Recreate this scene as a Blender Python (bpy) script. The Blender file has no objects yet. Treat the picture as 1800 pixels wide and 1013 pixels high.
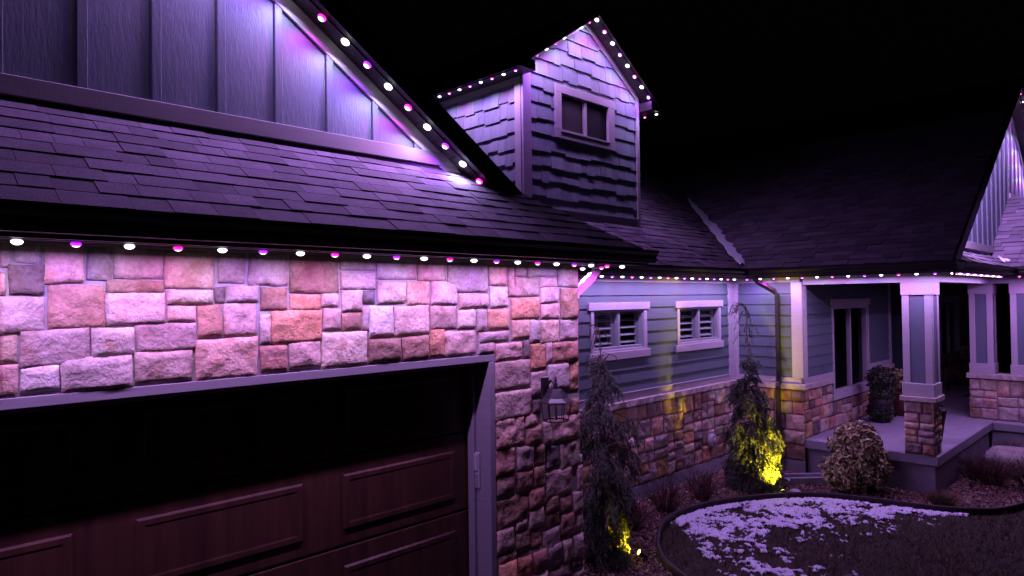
import bpy, math, random
import numpy as np
from mathutils import Vector, Matrix, noise as mnoise

random.seed(7); RNG = np.random.default_rng(7)
S = bpy.context.scene
COL = S.collection
S2 = 2 ** .5

# ------------------------------------------------------------------ camera
cd = bpy.data.cameras.new('camera'); cam = bpy.data.objects.new('camera', cd); COL.objects.link(cam)
S.camera = cam
cd.sensor_width = 36; cd.lens = 24.0; cd.clip_start = .05; cd.clip_end = 600
_p, _r = math.radians(.95), math.radians(.75)
_F = Vector((math.cos(_p) / S2, math.cos(_p) / S2, math.sin(_p)))
_R0 = Vector((1, -1, 0)) / S2
_U0 = _R0.cross(_F)
_R = _R0 * math.cos(_r) - _U0 * math.sin(_r)
_U = _U0 * math.cos(_r) + _R0 * math.sin(_r)
m = Matrix((_R, _U, -_F)).transposed().to_4x4(); m.translation = Vector((0, 0, 2.75))
cam.matrix_world = m

# ------------------------------------------------------------------ night sky
W = bpy.data.worlds.new('World'); S.world = W; W.use_nodes = True
nt = W.node_tree
sky = nt.nodes.new('ShaderNodeTexSky'); sky.sky_type = 'NISHITA'; sky.sun_disc = False
sky.sun_elevation = math.radians(-4); sky.sun_rotation = math.radians(200); sky.air_density = 1.5
bg = nt.nodes['Background']; bg.inputs['Strength'].default_value = .03
nt.links.new(sky.outputs[0], bg.inputs['Color'])

# ------------------------------------------------------------------ exposure
S.view_settings.view_transform = 'Standard'; S.view_settings.look = 'None'
S.view_settings.exposure = .45; S.view_settings.gamma = 1; S.view_settings.use_curve_mapping = False
S.cycles.use_denoising = True
S.cycles.max_bounces = 6; S.cycles.diffuse_bounces = 3; S.cycles.glossy_bounces = 3
S.cycles.transparent_max_bounces = 10
S.cycles.caustics_reflective = False; S.cycles.caustics_refractive = False
S.cycles.sample_clamp_indirect = 3
LIGHT_W = 3.1                       # watts of one eave bulb
C_WHITE, C_PURPLE, C_MAGENTA = (.66, .55, 1), (.34, .02, 1), (.80, .03, .92)

# ------------------------------------------------------------------ materials
def mat(name, c1, c2=None, rough=.7, nscale=(8, 8, 8), bump=None, objcol=False, island=None, spec=.3, metal=0,
        detail=4, fine=None):
    """procedural paint: c1-c2 mixed by stretched noise; bump=(scale xyz, strength, distance); fine=(scale, amount) speckle."""
    M = bpy.data.materials.new(name); M.use_nodes = True
    t = M.node_tree; N = t.nodes; L = t.links
    b = N['Principled BSDF']
    b.inputs['Roughness'].default_value = rough
    b.inputs['Specular IOR Level'].default_value = spec
    b.inputs['Metallic'].default_value = metal
    geo = N.new('ShaderNodeNewGeometry')
    def nz(scale, det=4, rgh=.55):
        mp = N.new('ShaderNodeMapping'); mp.inputs['Scale'].default_value = scale
        L.new(geo.outputs['Position'], mp.inputs['Vector'])
        n = N.new('ShaderNodeTexNoise'); n.inputs['Scale'].default_value = 1
        n.inputs['Detail'].default_value = det; n.inputs['Roughness'].default_value = rgh
        L.new(mp.outputs[0], n.inputs['Vector']); return n.outputs['Fac']
    c2 = c2 or tuple(x * .75 for x in c1)
    mx = N.new('ShaderNodeMix'); mx.data_type = 'RGBA'
    rp = N.new('ShaderNodeMapRange'); rp.inputs['From Min'].default_value = .32; rp.inputs['From Max'].default_value = .68
    L.new(nz(nscale, detail), rp.inputs['Value']); L.new(rp.outputs[0], mx.inputs['Factor'])
    mx.inputs[6].default_value = (*c1, 1); mx.inputs[7].default_value = (*c2, 1)
    out = mx.outputs[2]
    def mul(a, bsock):
        q = N.new('ShaderNodeMix'); q.data_type = 'RGBA'; q.blend_type = 'MULTIPLY'; q.inputs['Factor'].default_value = 1
        L.new(a, q.inputs[6]); L.new(bsock, q.inputs[7]); return q.outputs[2]
    if objcol:
        oi = N.new('ShaderNodeObjectInfo'); out = mul(out, oi.outputs['Color'])
    if island:
        cr = N.new('ShaderNodeValToRGB'); e = cr.color_ramp.elements
        cr.color_ramp.interpolation = 'CONSTANT'
        for k, col in enumerate(island):
            q = e[0] if k == 0 else e.new(k / len(island)); q.color = (*col, 1); q.position = k / len(island)
        L.new(geo.outputs['Random Per Island'], cr.inputs['Fac']); out = mul(out, cr.outputs['Color'])
    if fine:
        rp2 = N.new('ShaderNodeMapRange'); rp2.inputs['From Min'].default_value = .3; rp2.inputs['From Max'].default_value = .7
        rp2.inputs['To Min'].default_value = 1 - fine[1]; rp2.inputs['To Max'].default_value = 1 + fine[1] * .5
        L.new(nz((fine[0],) * 3, 2), rp2.inputs['Value']); out = mul(out, rp2.outputs[0])
    L.new(out, b.inputs['Base Color'])
    if bump:
        bp = N.new('ShaderNodeBump'); bp.inputs['Strength'].default_value = bump[1]; bp.inputs['Distance'].default_value = bump[2]
        L.new(nz(bump[0], 8, .68), bp.inputs['Height']); L.new(bp.outputs[0], b.inputs['Normal'])
    return M

def emit(name, col, strength):
    M = bpy.data.materials.new(name); M.use_nodes = True
    b = M.node_tree.nodes['Principled BSDF']
    b.inputs['Base Color'].default_value = (.8, .8, .8, 1)
    b.inputs['Emission Color'].default_value = (*col, 1); b.inputs['Emission Strength'].default_value = strength
    return M

def glass(name, tint=(.93, .95, .95)):
    M = bpy.data.materials.new(name); M.use_nodes = True
    t = M.node_tree; N = t.nodes; L = t.links
    N.remove(N['Principled BSDF'])
    tr = N.new('ShaderNodeBsdfTransparent'); tr.inputs[0].default_value = (*tint, 1)
    gl = N.new('ShaderNodeBsdfGlossy'); gl.inputs['Roughness'].default_value = .02
    mx = N.new('ShaderNodeMixShader'); mx.inputs[0].default_value = .05; L.new(tr.outputs[0], mx.inputs[1]); L.new(gl.outputs[0], mx.inputs[2])
    L.new(mx.outputs[0], N['Material Output'].inputs[0]); return M

def stone_mat():
    Mt = mat('rough stone', (1.18, 1.2, 1.2), (.72, .68, .65), .9, (7, 7, 7), None, objcol=True, detail=8)
    t = Mt.node_tree; N = t.nodes; L = t.links; b = N['Principled BSDF']
    geo = N.new('ShaderNodeNewGeometry'); src = b.inputs['Base Color'].links[0].from_socket
    def nz(kind, sc, det, rg):
        n = N.new('ShaderNodeTexNoise'); n.noise_type = kind; n.inputs['Scale'].default_value = sc; n.inputs['Detail'].default_value = det
        n.inputs['Roughness'].default_value = rg; L.new(geo.outputs['Position'], n.inputs['Vector']); return n.outputs['Fac']
    def rng(sock, a, b_, c, d):
        q = N.new('ShaderNodeMapRange'); L.new(sock, q.inputs['Value'])
        for k, v in zip(('From Min', 'From Max', 'To Min', 'To Max'), (a, b_, c, d)): q.inputs[k].default_value = v
        return q.outputs[0]
    def math_(op, x, y):
        q = N.new('ShaderNodeMath'); q.operation = op
        for k, v in enumerate((x, y)):
            if isinstance(v, (int, float)): q.inputs[k].default_value = v
            else: L.new(v, q.inputs[k])
        return q.outputs[0]
    # rusty and dark mineral stains, fine grit
    mx = N.new('ShaderNodeMix'); mx.data_type = 'RGBA'; mx.blend_type = 'MULTIPLY'
    L.new(rng(nz('FBM', 6.5, 7, .7), .52, .68, 0, .8), mx.inputs['Factor']); L.new(src, mx.inputs[6]); mx.inputs[7].default_value = (.72, .50, .40, 1)
    m2 = N.new('ShaderNodeMix'); m2.data_type = 'RGBA'; m2.blend_type = 'MULTIPLY'; m2.inputs['Factor'].default_value = 1
    L.new(mx.outputs[2], m2.inputs[6]); L.new(rng(nz('FBM', 45, 3, .6), .35, .65, .82, 1.1), m2.inputs[7]); L.new(m2.outputs[2], b.inputs['Base Color'])
    h = math_('ADD', math_('MULTIPLY', nz('FBM', 8, 7, .62), 1.5), math_('MULTIPLY', nz('RIDGED_MULTIFRACTAL', 5.5, 5, .5), -.30))
    bp = N.new('ShaderNodeBump'); bp.inputs['Strength'].default_value = 1; bp.inputs['Distance'].default_value = .03
    L.new(h, bp.inputs['Height']); L.new(bp.outputs[0], b.inputs['Normal'])
    return Mt
M = {
 'stone': stone_mat(),
 'mortar': mat('mortar', (.42, .37, .37), (.33, .29, .29), .9, (20, 20, 20), ((90, 90, 90), .6, .004)),
 'cap': mat('chiselled sill stone', (.55, .50, .45), (.38, .33, .29), .85, (10, 10, 10), ((45, 45, 45), .8, .012)),
 'trim': mat('painted trim', (.44, .42, .44), (.40, .38, .40), .55, (3, 3, 30), ((60, 60, 14), .35, .003)),
 'darkened': mat('taupe trim paint', (.235, .215, .235), (.205, .188, .205), .55, (3, 3, 30), ((60, 60, 14), .35, .003)),  # copy of the trim paint, dimmed because the eave lights overlit it
 'siding_v': mat('blue grey panel paint', (.12, .15, .185), (.105, .135, .165), .5, (3, 3, 1), ((48, 48, 10), .75, .006), spec=.4),
 'siding_h': mat('blue grey lap paint', (.105, .145, .155), (.09, .128, .14), .55, (1, 1, 6), ((8, 8, 70), .35, .003)),
 'shake': mat('blue grey shake paint', (.215, .26, .285), (.17, .21, .24), .6, (14, 14, 2), ((85, 85, 7), .8, .006), objcol=True),
 'roof': mat('asphalt shingle', (.135, .108, .155), (.095, .078, .112), .9, (6, 6, 6), ((160, 160, 160), .8, .004), objcol=True, fine=(170, .6)),
 'roofsheet': mat('asphalt roofing felt', (.035, .032, .034), (.028, .026, .028), .95, (6, 6, 6), ((150, 150, 150), .6, .003)),
 'roofmass': mat('asphalt shingle field', (1, 1, 1), (.8, .8, .8), .92, (4, 4, 4), ((120, 120, 120), .8, .004), island=[(.12, .10, .135), (.085, .072, .10), (.10, .085, .115), (.14, .115, .155)]),
 'dark': mat('dark brown metal', (.022, .018, .017), (.017, .014, .013), .45, (5, 5, 5), spec=.45),
 'soffit': mat('dark soffit boards', (.06, .05, .047), (.045, .038, .036), .6, (2, 20, 2)),
 'door': mat('mahogany wood grain', (.078, .032, .021), (.034, .015, .011), .42, (11, 11, .9), ((60, 60, 4), .35, .002), detail=6),
 'black': mat('unlit interior', (.012, .012, .013), (.01, .01, .01), .8),
 'screen': mat('insect screen', (.03, .028, .03), (.026, .024, .026), .8),
 'shutter': mat('white shutter paint', (.24, .28, .275), (.22, .25, .25), .45),
 'concrete': mat('concrete', (.33, .315, .36), (.26, .25, .285), .85, (5, 5, 5), ((70, 70, 70), .4, .004), fine=(60, .15)),
 'asphalt': mat('low bounce driveway', (.05, .048, .05), (.04, .038, .04), .9, (6, 6, 6), ((90, 90, 90), .5, .004)),  # out of view, kept dark to cut bounce light onto the garage door
 'soil': mat('garden soil', (.05, .036, .03), (.03, .022, .018), .95, (9, 9, 9), ((60, 60, 60), 1, .02)),
 'turf': mat('thatch soil', (.045, .038, .024), (.028, .024, .016), .95, (9, 9, 9), ((80, 80, 80), 1, .02)),
 'mulch': mat('bark chips', (1, 1, 1), (.8, .8, .8), .9, (30, 30, 30), island=[(.26, .14, .11), (.14, .08, .065), (.36, .23, .18), (.19, .10, .08), (.46, .32, .26), (.09, .055, .045)]),
 'grass': mat('dormant grass', (1, 1, 1), (.7, .7, .7), .8, (2, 2, 2), island=[(.11, .095, .05), (.17, .13, .075), (.08, .085, .04), (.14, .10, .06)]),
 'snow': mat('snow', (.62, .64, .74), (.54, .56, .66), .6, (20, 20, 20), ((60, 60, 60), .5, .01)),
 'needle': mat('spruce needles', (1, 1, 1), (.75, .75, .75), .6, (5, 5, 5), island=[(.10, .12, .085), (.07, .09, .065), (.13, .15, .11), (.085, .10, .085)]),
 'bark': mat('branch bark', (.16, .11, .08), (.10, .07, .05), .9, (30, 30, 8)),
 'twig': mat('red brown twigs', (.11, .055, .045), (.07, .035, .03), .85, (20, 20, 20)),
 'straw': mat('dry ornamental grass', (.16, .11, .06), (.09, .065, .035), .85, (20, 20, 20)),
 'leaf': mat('variegated leaves', (1, 1, 1), (.8, .8, .8), .5, (6, 6, 6), island=[(.46, .40, .20), (.20, .21, .08), (.58, .50, .30), (.13, .15, .06), (.40, .30, .15)]),
 'ivy': mat('dark evergreen leaves', (1, 1, 1), (.8, .8, .8), .5, (6, 6, 6), island=[(.03, .05, .025), (.05, .07, .035), (.025, .04, .022)]),
 'pot': mat('brown glazed pot', (.16, .06, .03), (.10, .04, .022), .4, (6, 6, 6)),
 'darkpot': mat('black planter', (.025, .024, .026), (.02, .02, .02), .5, (6, 6, 6)),
 'boulder': mat('pale boulder', (.38, .34, .31), (.24, .21, .2), .9, (5, 5, 5), ((25, 25, 25), .8, .03)),
 'iron': mat('black iron', (.02, .02, .022), (.015, .015, .016), .4, (6, 6, 6), spec=.5),
 'edging': mat('black plastic edging', (.022, .016, .018), (.018, .013, .014), .6, (6, 6, 6)),
 'plastic': mat('pale plastic', (.36, .34, .36), (.33, .31, .33), .45, (6, 6, 6)),
 'glass': glass('window glass'),
 'lampglass': glass('lantern glass', (.8, .78, .76)),
  'lamp_w': emit('white led', (.95, .92, 1), 5), 'lamp_p': emit('purple led', (.62, .03, 1), 1.0), 'lamp_m': emit('magenta led', (1, .03, .66), 1.0), 'lamp_bloom': emit('bloom centre', (1, .78, 1), 2.5),
 'lamp_w_rim': emit('white halo rim', (.8, .75, 1), 1.2), 'lamp_p_rim': emit('purple halo rim', (.33, .0, 1), 1.0), 'lamp_m_rim': emit('magenta halo rim', (1, .0, .5), .8),  # saturated rims stand in for the coloured halo round each bulb
 'spot_y': emit('yellow led', (1, .85, .1), 8),
}

def thin_snow():
    """snow whose thin margins let the grass show through (cover = depth of the layer)."""
    Mt = mat('thin snow', (.62, .64, .74), (.54, .56, .66), .6, (20, 20, 20), ((70, 70, 70), .6, .012))
    t = Mt.node_tree; N = t.nodes; L = t.links; b = N['Principled BSDF']
    at = N.new('ShaderNodeAttribute'); at.attribute_name = 'cover'
    geo = N.new('ShaderNodeNewGeometry'); n = N.new('ShaderNodeTexNoise'); n.inputs['Scale'].default_value = 70; n.inputs['Detail'].default_value = 3
    L.new(geo.outputs['Position'], n.inputs['Vector'])
    ad = N.new('ShaderNodeMath'); ad.operation = 'MULTIPLY_ADD'; L.new(n.outputs['Fac'], ad.inputs[0]); ad.inputs[1].default_value = -1.3; L.new(at.outputs['Fac'], ad.inputs[2])
    rp = N.new('ShaderNodeMapRange'); rp.inputs['From Min'].default_value = -.50; rp.inputs['From Max'].default_value = .12; L.new(ad.outputs[0], rp.inputs['Value'])
    L.new(rp.outputs[0], b.inputs['Alpha']); return Mt
M['thinsnow'] = thin_snow()

# ------------------------------------------------------------------ building helpers
WL = {}                              # world location of every object (nothing is rotated)
def link(name, me, m=None, parent=None, smooth=False, loc=None):
    if me is not None:
        if m is not None and not me.materials: me.materials.append(M[m] if isinstance(m, str) else m)
        if smooth: me.polygons.foreach_set('use_smooth', [True] * len(me.polygons))
    o = bpy.data.objects.new(name, me); COL.objects.link(o)
    loc = Vector(loc if loc is not None else (0, 0, 0)); WL[o.name] = loc
    if parent is not None:
        o.parent = parent; o.location = loc - WL[parent.name]
    else: o.location = loc
    return o

def obj(name, V, Fc, m, parent=None, smooth=False):
    """mesh object from world-space vertices; origin moved to its bounding box's foot centre."""
    A = np.asarray(V, dtype=float).reshape(-1, 3)
    lo, hi = A.min(0), A.max(0); c = np.array([(lo[0] + hi[0]) / 2, (lo[1] + hi[1]) / 2, lo[2]])
    me = bpy.data.meshes.new(name); me.from_pydata((A - c).tolist(), [], [list(f) for f in Fc]); me.update()
    return link(name, me, m, parent, smooth, c)

def thing(name, label, cat, loc, group=None):
    o = link(name, None, loc=loc); return tag(o, label, cat, group)
def part(name, loc, parent):
    return link(name, None, None, parent, loc=loc)
def tag(o, label=None, cat=None, group=None, kind=None):
    for k, v in (('label', label), ('category', cat), ('group', group), ('kind', kind)):
        if v: o[k] = v
    return o

class MB:
    def __init__(s): s.V = []; s.F = []
    def add(s, V, F):
        n = len(s.V); s.V += [tuple(v) for v in V]; s.F += [[i + n for i in f] for f in F]; return s
    def box(s, x0, x1, y0, y1, z0, z1):
        return s.add([(x0, y0, z0), (x1, y0, z0), (x1, y1, z0), (x0, y1, z0), (x0, y0, z1), (x1, y0, z1), (x1, y1, z1), (x0, y1, z1)],
                     [(0, 3, 2, 1), (4, 5, 6, 7), (0, 1, 5, 4), (1, 2, 6, 5), (2, 3, 7, 6), (3, 0, 4, 7)])
    def prism(s, poly, axis, a, b):
        """poly of 2D points extruded along axis 'x','y' or 'z' from a to b."""
        mk = {'x': lambda p, t: (t, p[0], p[1]), 'y': lambda p, t: (p[0], t, p[1]), 'z': lambda p, t: (p[0], p[1], t)}[axis]
        n = len(poly); V = [mk(p, a) for p in poly] + [mk(p, b) for p in poly]
        return s.add(V, [list(range(n))[::-1], list(range(n, 2 * n))] + [(i, (i + 1) % n, n + (i + 1) % n, n + i) for i in range(n)])
    def tube(s, pts, rad, sides=6, cap=True):
        pts = [Vector(p) for p in pts]; n = len(pts)
        rad = rad if isinstance(rad, (list, tuple)) else [rad] * n
        V = []; F = []
        for i, p in enumerate(pts):
            d = (pts[min(i + 1, n - 1)] - pts[max(i - 1, 0)]).normalized()
            a = d.cross(Vector((0, 0, 1)) if abs(d.z) < .95 else Vector((1, 0, 0))).normalized(); b = d.cross(a)
            for k in range(sides):
                t = 2 * math.pi * k / sides; V.append(p + (a * math.cos(t) + b * math.sin(t)) * rad[i])
        for i in range(n - 1):
            for k in range(sides):
                F.append((i * sides + k, i * sides + (k + 1) % sides, (i + 1) * sides + (k + 1) % sides, (i + 1) * sides + k))
        if cap: F += [list(range(sides))[::-1], [(n - 1) * sides + k for k in range(sides)]]
        return s.add(V, F)
    def lathe(s, c, prof, sides=16, rot=0):
        V = []; F = []; n = len(prof)
        for (r, z) in prof:
            for k in range(sides):
                t = 2 * math.pi * k / sides + rot; V.append((c[0] + r * math.cos(t), c[1] + r * math.sin(t), c[2] + z))
        for i in range(n - 1):
            for k in range(sides):
                F.append((i * sides + k, i * sides + (k + 1) % sides, (i + 1) * sides + (k + 1) % sides, (i + 1) * sides + k))
        F += [list(range(sides))[::-1], [(n - 1) * sides + k for k in range(sides)]]
        return s.add(V, F)
    def build(s, name, m, parent=None, smooth=False, bevel=0):
        o = obj(name, s.V, s.F, m, parent, smooth)
        if bevel:
            b = o.modifiers.new('edge', 'BEVEL'); b.width = bevel; b.segments = 1; b.limit_method = 'ANGLE'
        return o
def box(name, m, parent, *a, bevel=0): return MB().box(*a).build(name, m, parent, bevel=bevel)

# surfaces as maps (u, v, out) -> world
def face_y(y0): return lambda u, v, w: (u, y0 - w, v)            # wall that looks towards -Y (the street)
def face_x(x0): return lambda u, v, w: (x0 - w, u, v)            # wall that looks towards -X
def roof_y(ye, ze, s=.667):                                      # roof plane rising along +Y
    n = math.hypot(1, s); c, q = 1 / n, s / n
    return lambda u, v, w: (u, ye + v * c - w * q, ze + v * q + w * c)
def roof_x(xe, ze, s=.667):                                      # roof plane rising along +X
    n = math.hypot(1, s); c, q = 1 / n, s / n
    return lambda u, v, w: (xe + v * c - w * q, u, ze + v * q + w * c)

def clip(poly, a, b, c):
    """keep the side a*u + b*v <= c of a convex polygon."""
    out = []
    for i in range(len(poly)):
        p, q = poly[i], poly[(i + 1) % len(poly)]
        dp, dq = a * p[0] + b * p[1] - c, a * q[0] + b * q[1] - c
        if dp <= 0: out.append(p)
        if dp * dq < 0:
            t = dp / (dp - dq); out.append((p[0] + (q[0] - p[0]) * t, p[1] + (q[1] - p[1]) * t))
    return out if len(out) > 2 else []
def slab(poly, f, wf, wb=0, mb=None):
    mb = mb or MB(); n = len(poly)
    g = wf if callable(wf) else (lambda u, v: wf)
    V = [f(u, v, g(u, v)) for u, v in poly] + [f(u, v, wb) for u, v in poly]
    return mb.add(V, [list(range(n)), list(range(n, 2 * n))[::-1]] + [(i, n + i, n + (i + 1) % n, (i + 1) % n) for i in range(n)])
def rect(u0, u1, v0, v1): return [(u0, v0), (u1, v0), (u1, v1), (u0, v1)]
def minus(r, h):
    """rectangle r minus hole h, as up to four rectangles."""
    u0, u1, v0, v1 = r; a0, a1, b0, b1 = h
    if a1 <= u0 or a0 >= u1 or b1 <= v0 or b0 >= v1: return [r]
    out = []
    if b0 > v0: out.append((u0, u1, v0, b0))
    if b1 < v1: out.append((u0, u1, b1, v1))
    lo, hi = max(v0, b0), min(v1, b1)
    if a0 > u0: out.append((u0, a0, lo, hi))
    if a1 < u1: out.append((a1, u1, lo, hi))
    return out

# ------------------------------------------------------------------ stones
TONE = {'cream': (.70, .60, .48), 'white': (.80, .72, .62), 'tan': (.54, .40, .28), 'orange': (.60, .33, .20), 'brown': (.34, .22, .16),
        'red': (.42, .24, .18), 'grey': (.35, .30, .27), 'mauve': (.46, .35, .31), 'dark': (.19, .15, .14), 'pink': (.62, .43, .35),
        'lilac': (.62, .51, .45), 'gold': (.50, .36, .17)}
MIX = ['tan', 'brown', 'mauve', 'pink', 'red', 'grey', 'lilac', 'brown', 'mauve', 'orange', 'gold', 'dark', 'cream']
def stone(f, u0, u1, v0, v1, parent, tone, depth=.035, rough=.012, seed=0, name='stone', gap=.003):
    r = random.Random(seed)
    u0 += gap; u1 -= gap; v0 += gap; v1 -= gap
    w, h = u1 - u0, v1 - v0
    j = min(.008, w * .06, h * .06)
    P = [(a + r.uniform(-j, j * .5) * (1 if a > u0 else -1), b + r.uniform(-j, j * .5) * (1 if b > v0 else -1)) for a, b in rect(u0, u1, v0, v1)]
    nu, nv = max(4, min(14, int(w / .024))), max(4, min(11, int(h / .024)))
    so = Vector((r.uniform(0, 90), r.uniform(0, 90), r.uniform(0, 90)))
    ta, tb = r.uniform(-.25, .25), r.uniform(-.3, .15)
    V = []
    for b in range(nv + 1):
        for a in range(nu + 1):
            s, t = a / nu, b / nv
            u = (P[0][0] * (1 - s) + P[1][0] * s) * (1 - t) + (P[3][0] * (1 - s) + P[2][0] * s) * t
            v = (P[0][1] * (1 - s) + P[1][1] * s) * (1 - t) + (P[3][1] * (1 - s) + P[2][1] * s) * t
            q = Vector((u, v, 0)) + so
            if a in (0, nu): u += mnoise.noise(q * 14) * .005
            if b in (0, nv): v += mnoise.noise(q * 14 + Vector((7, 7, 7))) * .005
            e = min(s * w, (1 - s) * w, t * h, (1 - t) * h)
            k = min(1, e / .009); k = k * (2 - k)
            o = depth * (.55 + .45 * k) * (1 + ta * (s - .5) + tb * (t - .5))
            o += rough * k * (mnoise.fractal(q * 9, .7, 2.2, 5) * 1.4 + .9 * abs(mnoise.noise(q * 5 + Vector((3, 3, 3)))) - .9 * max(0, mnoise.noise(q * 13 + Vector((9, 2, 5))) - .25))
            V.append((u, v, max(.004, o)))
    n = len(V); Fc = []
    for b in range(nv):
        for a in range(nu):
            i = b * (nu + 1) + a; Fc.append((i, i + 1, i + nu + 2, i + nu + 1))
    ring = [a for a in range(nu + 1)] + [b * (nu + 1) + nu for b in range(1, nv + 1)] + [nv * (nu + 1) + a for a in range(nu - 1, -1, -1)] + [b * (nu + 1) for b in range(nv - 1, 0, -1)]
    for i in ring: V.append((V[i][0], V[i][1], -.012))
    for k in range(len(ring)):
        k2 = (k + 1) % len(ring); Fc.append((ring[k2], ring[k], n + k, n + k2))
    c = TONE[tone]; g = r.uniform(.80, 1.0) if tone in ('white', 'cream', 'lilac') else r.uniform(.92, 1.18)
    o = obj(name, [f(*p) for p in V], Fc, 'stone', parent, smooth=False)
    o.data.polygons.foreach_set('use_smooth', [True] * (nu * nv) + [False] * len(ring))
    o.color = (c[0] * g * r.uniform(.94, 1.06), c[1] * g, c[2] * g * r.uniform(.92, 1.08), 1)
    return o
def ashlar(u0, u1, v0, v1, rnd, big=.34, small=.11):
    """random guillotine split into squared rubble."""
    w, h = u1 - u0, v1 - v0
    stop = w < big and h < big * .72 and (rnd.random() < .55 or w < small * 1.9 or h < small * 1.7)
    if stop or (w < small * 1.7 and h < small * 1.7): return [(u0, u1, v0, v1)]
    if (w / 1.35 > h and w > small * 1.6) or h < small * 1.7:
        c = u0 + w * rnd.uniform(.36, .64); return ashlar(u0, c, v0, v1, rnd, big, small) + ashlar(c, u1, v0, v1, rnd, big, small)
    c = v0 + h * rnd.uniform(.38, .62); return ashlar(u0, u1, v0, c, rnd, big, small) + ashlar(u0, u1, c, v1, rnd, big, small)
def stonework(f, u0, u1, v0, v1, parent, seed, big=.34, small=.12, depth=.03, holes=(), tones=MIX):
    rnd = random.Random(seed); R = [(u0, u1, v0, v1)]
    for h in holes: R = [q for r in R for q in minus(r, h)]
    for r in R:
        for i, c in enumerate(ashlar(*r, rnd, big, small)):
            stone(f, *c, parent, rnd.choice(tones), depth * rnd.uniform(.7, 1.3), rnd.uniform(.008, .018), seed * 1000 + i)

# ------------------------------------------------------------------ ground
def sheet(name, x0, x1, y0, y1, z, m, step=None, amp=0, label=None, cat=None, keep=None):
    if step is None:
        o = obj(name, [(x0, y0, z), (x1, y0, z), (x1, y1, z), (x0, y1, z)], [(0, 1, 2, 3)], m)
    else:
        nx, ny = int((x1 - x0) / step), int((y1 - y0) / step)
        V = [(x0 + (x1 - x0) * i / nx, y0 + (y1 - y0) * j / ny) for j in range(ny + 1) for i in range(nx + 1)]
        V = [(x, y, z + amp * mnoise.noise(Vector((x * 2.3, y * 2.3, 1)))) for x, y in V]
        Fc = [(j * (nx + 1) + i, j * (nx + 1) + i + 1, (j + 1) * (nx + 1) + i + 1, (j + 1) * (nx + 1) + i) for j in range(ny) for i in range(nx)]
        if keep: Fc = [q for q in Fc if keep(*(np.mean([V[k][:2] for k in q], 0)))]
        o = obj(name, V, Fc, m, smooth=True)
    return tag(o, label, cat, kind='structure')
sheet('ground', -250, 250, -250, 250, -.34, 'soil', label='dark open ground around the house at night', cat='ground')
tag(MB().box(-9, 4.95, -12, 3.93, -.33, -.2).build('driveway', 'asphalt'), 'dark driveway in front of the garage door', 'driveway', kind='structure')

EDGE = [(5.2, -2.2), (5.35, .6), (5.62, 2.2), (5.95, 3.3), (6.30, 3.98), (6.62, 4.33), (7.03, 4.60), (7.5, 4.82), (7.98, 4.88), (8.45, 4.82), (8.88, 4.67), (9.45, 4.36), (9.91, 3.98), (10.15, 3.55), (10.29, 3.05),
        (10.36, 2.7), (10.46, 2.38), (10.65, 2.08), (10.89, 1.86), (11.38, 1.69), (12.2, 1.55), (14, 1.5), (17, 1.5)]
def smooth_line(P, k=6):
    out = []
    for i in range(len(P) - 1):
        p0, p1, p2, p3 = P[max(i - 1, 0)], P[i], P[i + 1], P[min(i + 2, len(P) - 1)]
        for j in range(k):
            t = j / k
            out.append(tuple(.5 * (2 * p1[d] + (p2[d] - p0[d]) * t + (2 * p0[d] - 5 * p1[d] + 4 * p2[d] - p3[d]) * t * t + (3 * p1[d] - p0[d] - 3 * p2[d] + p3[d]) * t ** 3) for d in (0, 1)))
    return out + [P[-1]]
EL = smooth_line(EDGE)
LAWN = np.array(EL + [(17, -3.5), (5.2, -3.5)])
def inside(x, y, P=LAWN):
    x = np.asarray(x); y = np.asarray(y); c = np.zeros(x.shape, bool); j = len(P) - 1
    for i in range(len(P)):
        xi, yi = P[i]; xj, yj = P[j]
        k = (yi > y) != (yj > y)
        c ^= k & (x < (xj - xi) * (y - yi) / (yj - yi + 1e-12) + xi); j = i
    return c
def edge_dist(x, y):
    A = np.array(EL); d = np.full(np.shape(x), 1e9)
    for a, b in zip(A[:-1], A[1:]):
        ab = b - a; t = np.clip(((x - a[0]) * ab[0] + (y - a[1]) * ab[1]) / (ab @ ab), 0, 1)
        d = np.minimum(d, np.hypot(x - a[0] - t * ab[0], y - a[1] - t * ab[1]))
    return d
bed = sheet('mulch_bed', 4.86, 24, -3.5, 5.75, -.185, 'soil', .12, .03, 'dark soil of the planting bed under bark mulch', 'garden bed')
lawn = sheet('lawn', 5.2, 17, -3.5, 4.95, -.155, 'turf', .06, .015, 'dormant lawn inside the curved black edging', 'lawn', keep=lambda x, y: bool(inside(x, y)))
mb = MB()
n = len(EL); V = []; 
for i, p in enumerate(EL):
    q = Vector(EL[min(i + 1, n - 1)]) - Vector(EL[max(i - 1, 0)]); nn = Vector((-q.y, q.x)).normalized() * .022
    for sx, z in ((-1, -.25), (-1, -.075), (-.5, -.062), (.5, -.062), (1, -.075), (1, -.25)): V.append((p[0] + nn.x * sx, p[1] + nn.y * sx, z))
Fc = [(i * 6 + k, i * 6 + (k + 1) % 6, (i + 1) * 6 + (k + 1) % 6, (i + 1) * 6 + k) for i in range(n - 1) for k in range(6)]
tag(obj('lawn_edging', V, Fc, 'edging', smooth=True), 'black plastic edging strip curving between the mulch and the snowy lawn', 'lawn edging')

# ------------------------------------------------------------------ the house
HO = (4.85, 4.0, -.2)
house = thing('house', 'stone and blue grey sided house with a garage, dormer and porch under dark roofs', 'house', HO)
GY = 4.0; ZS = 3.06                 # garage front plane, soffit height

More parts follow.
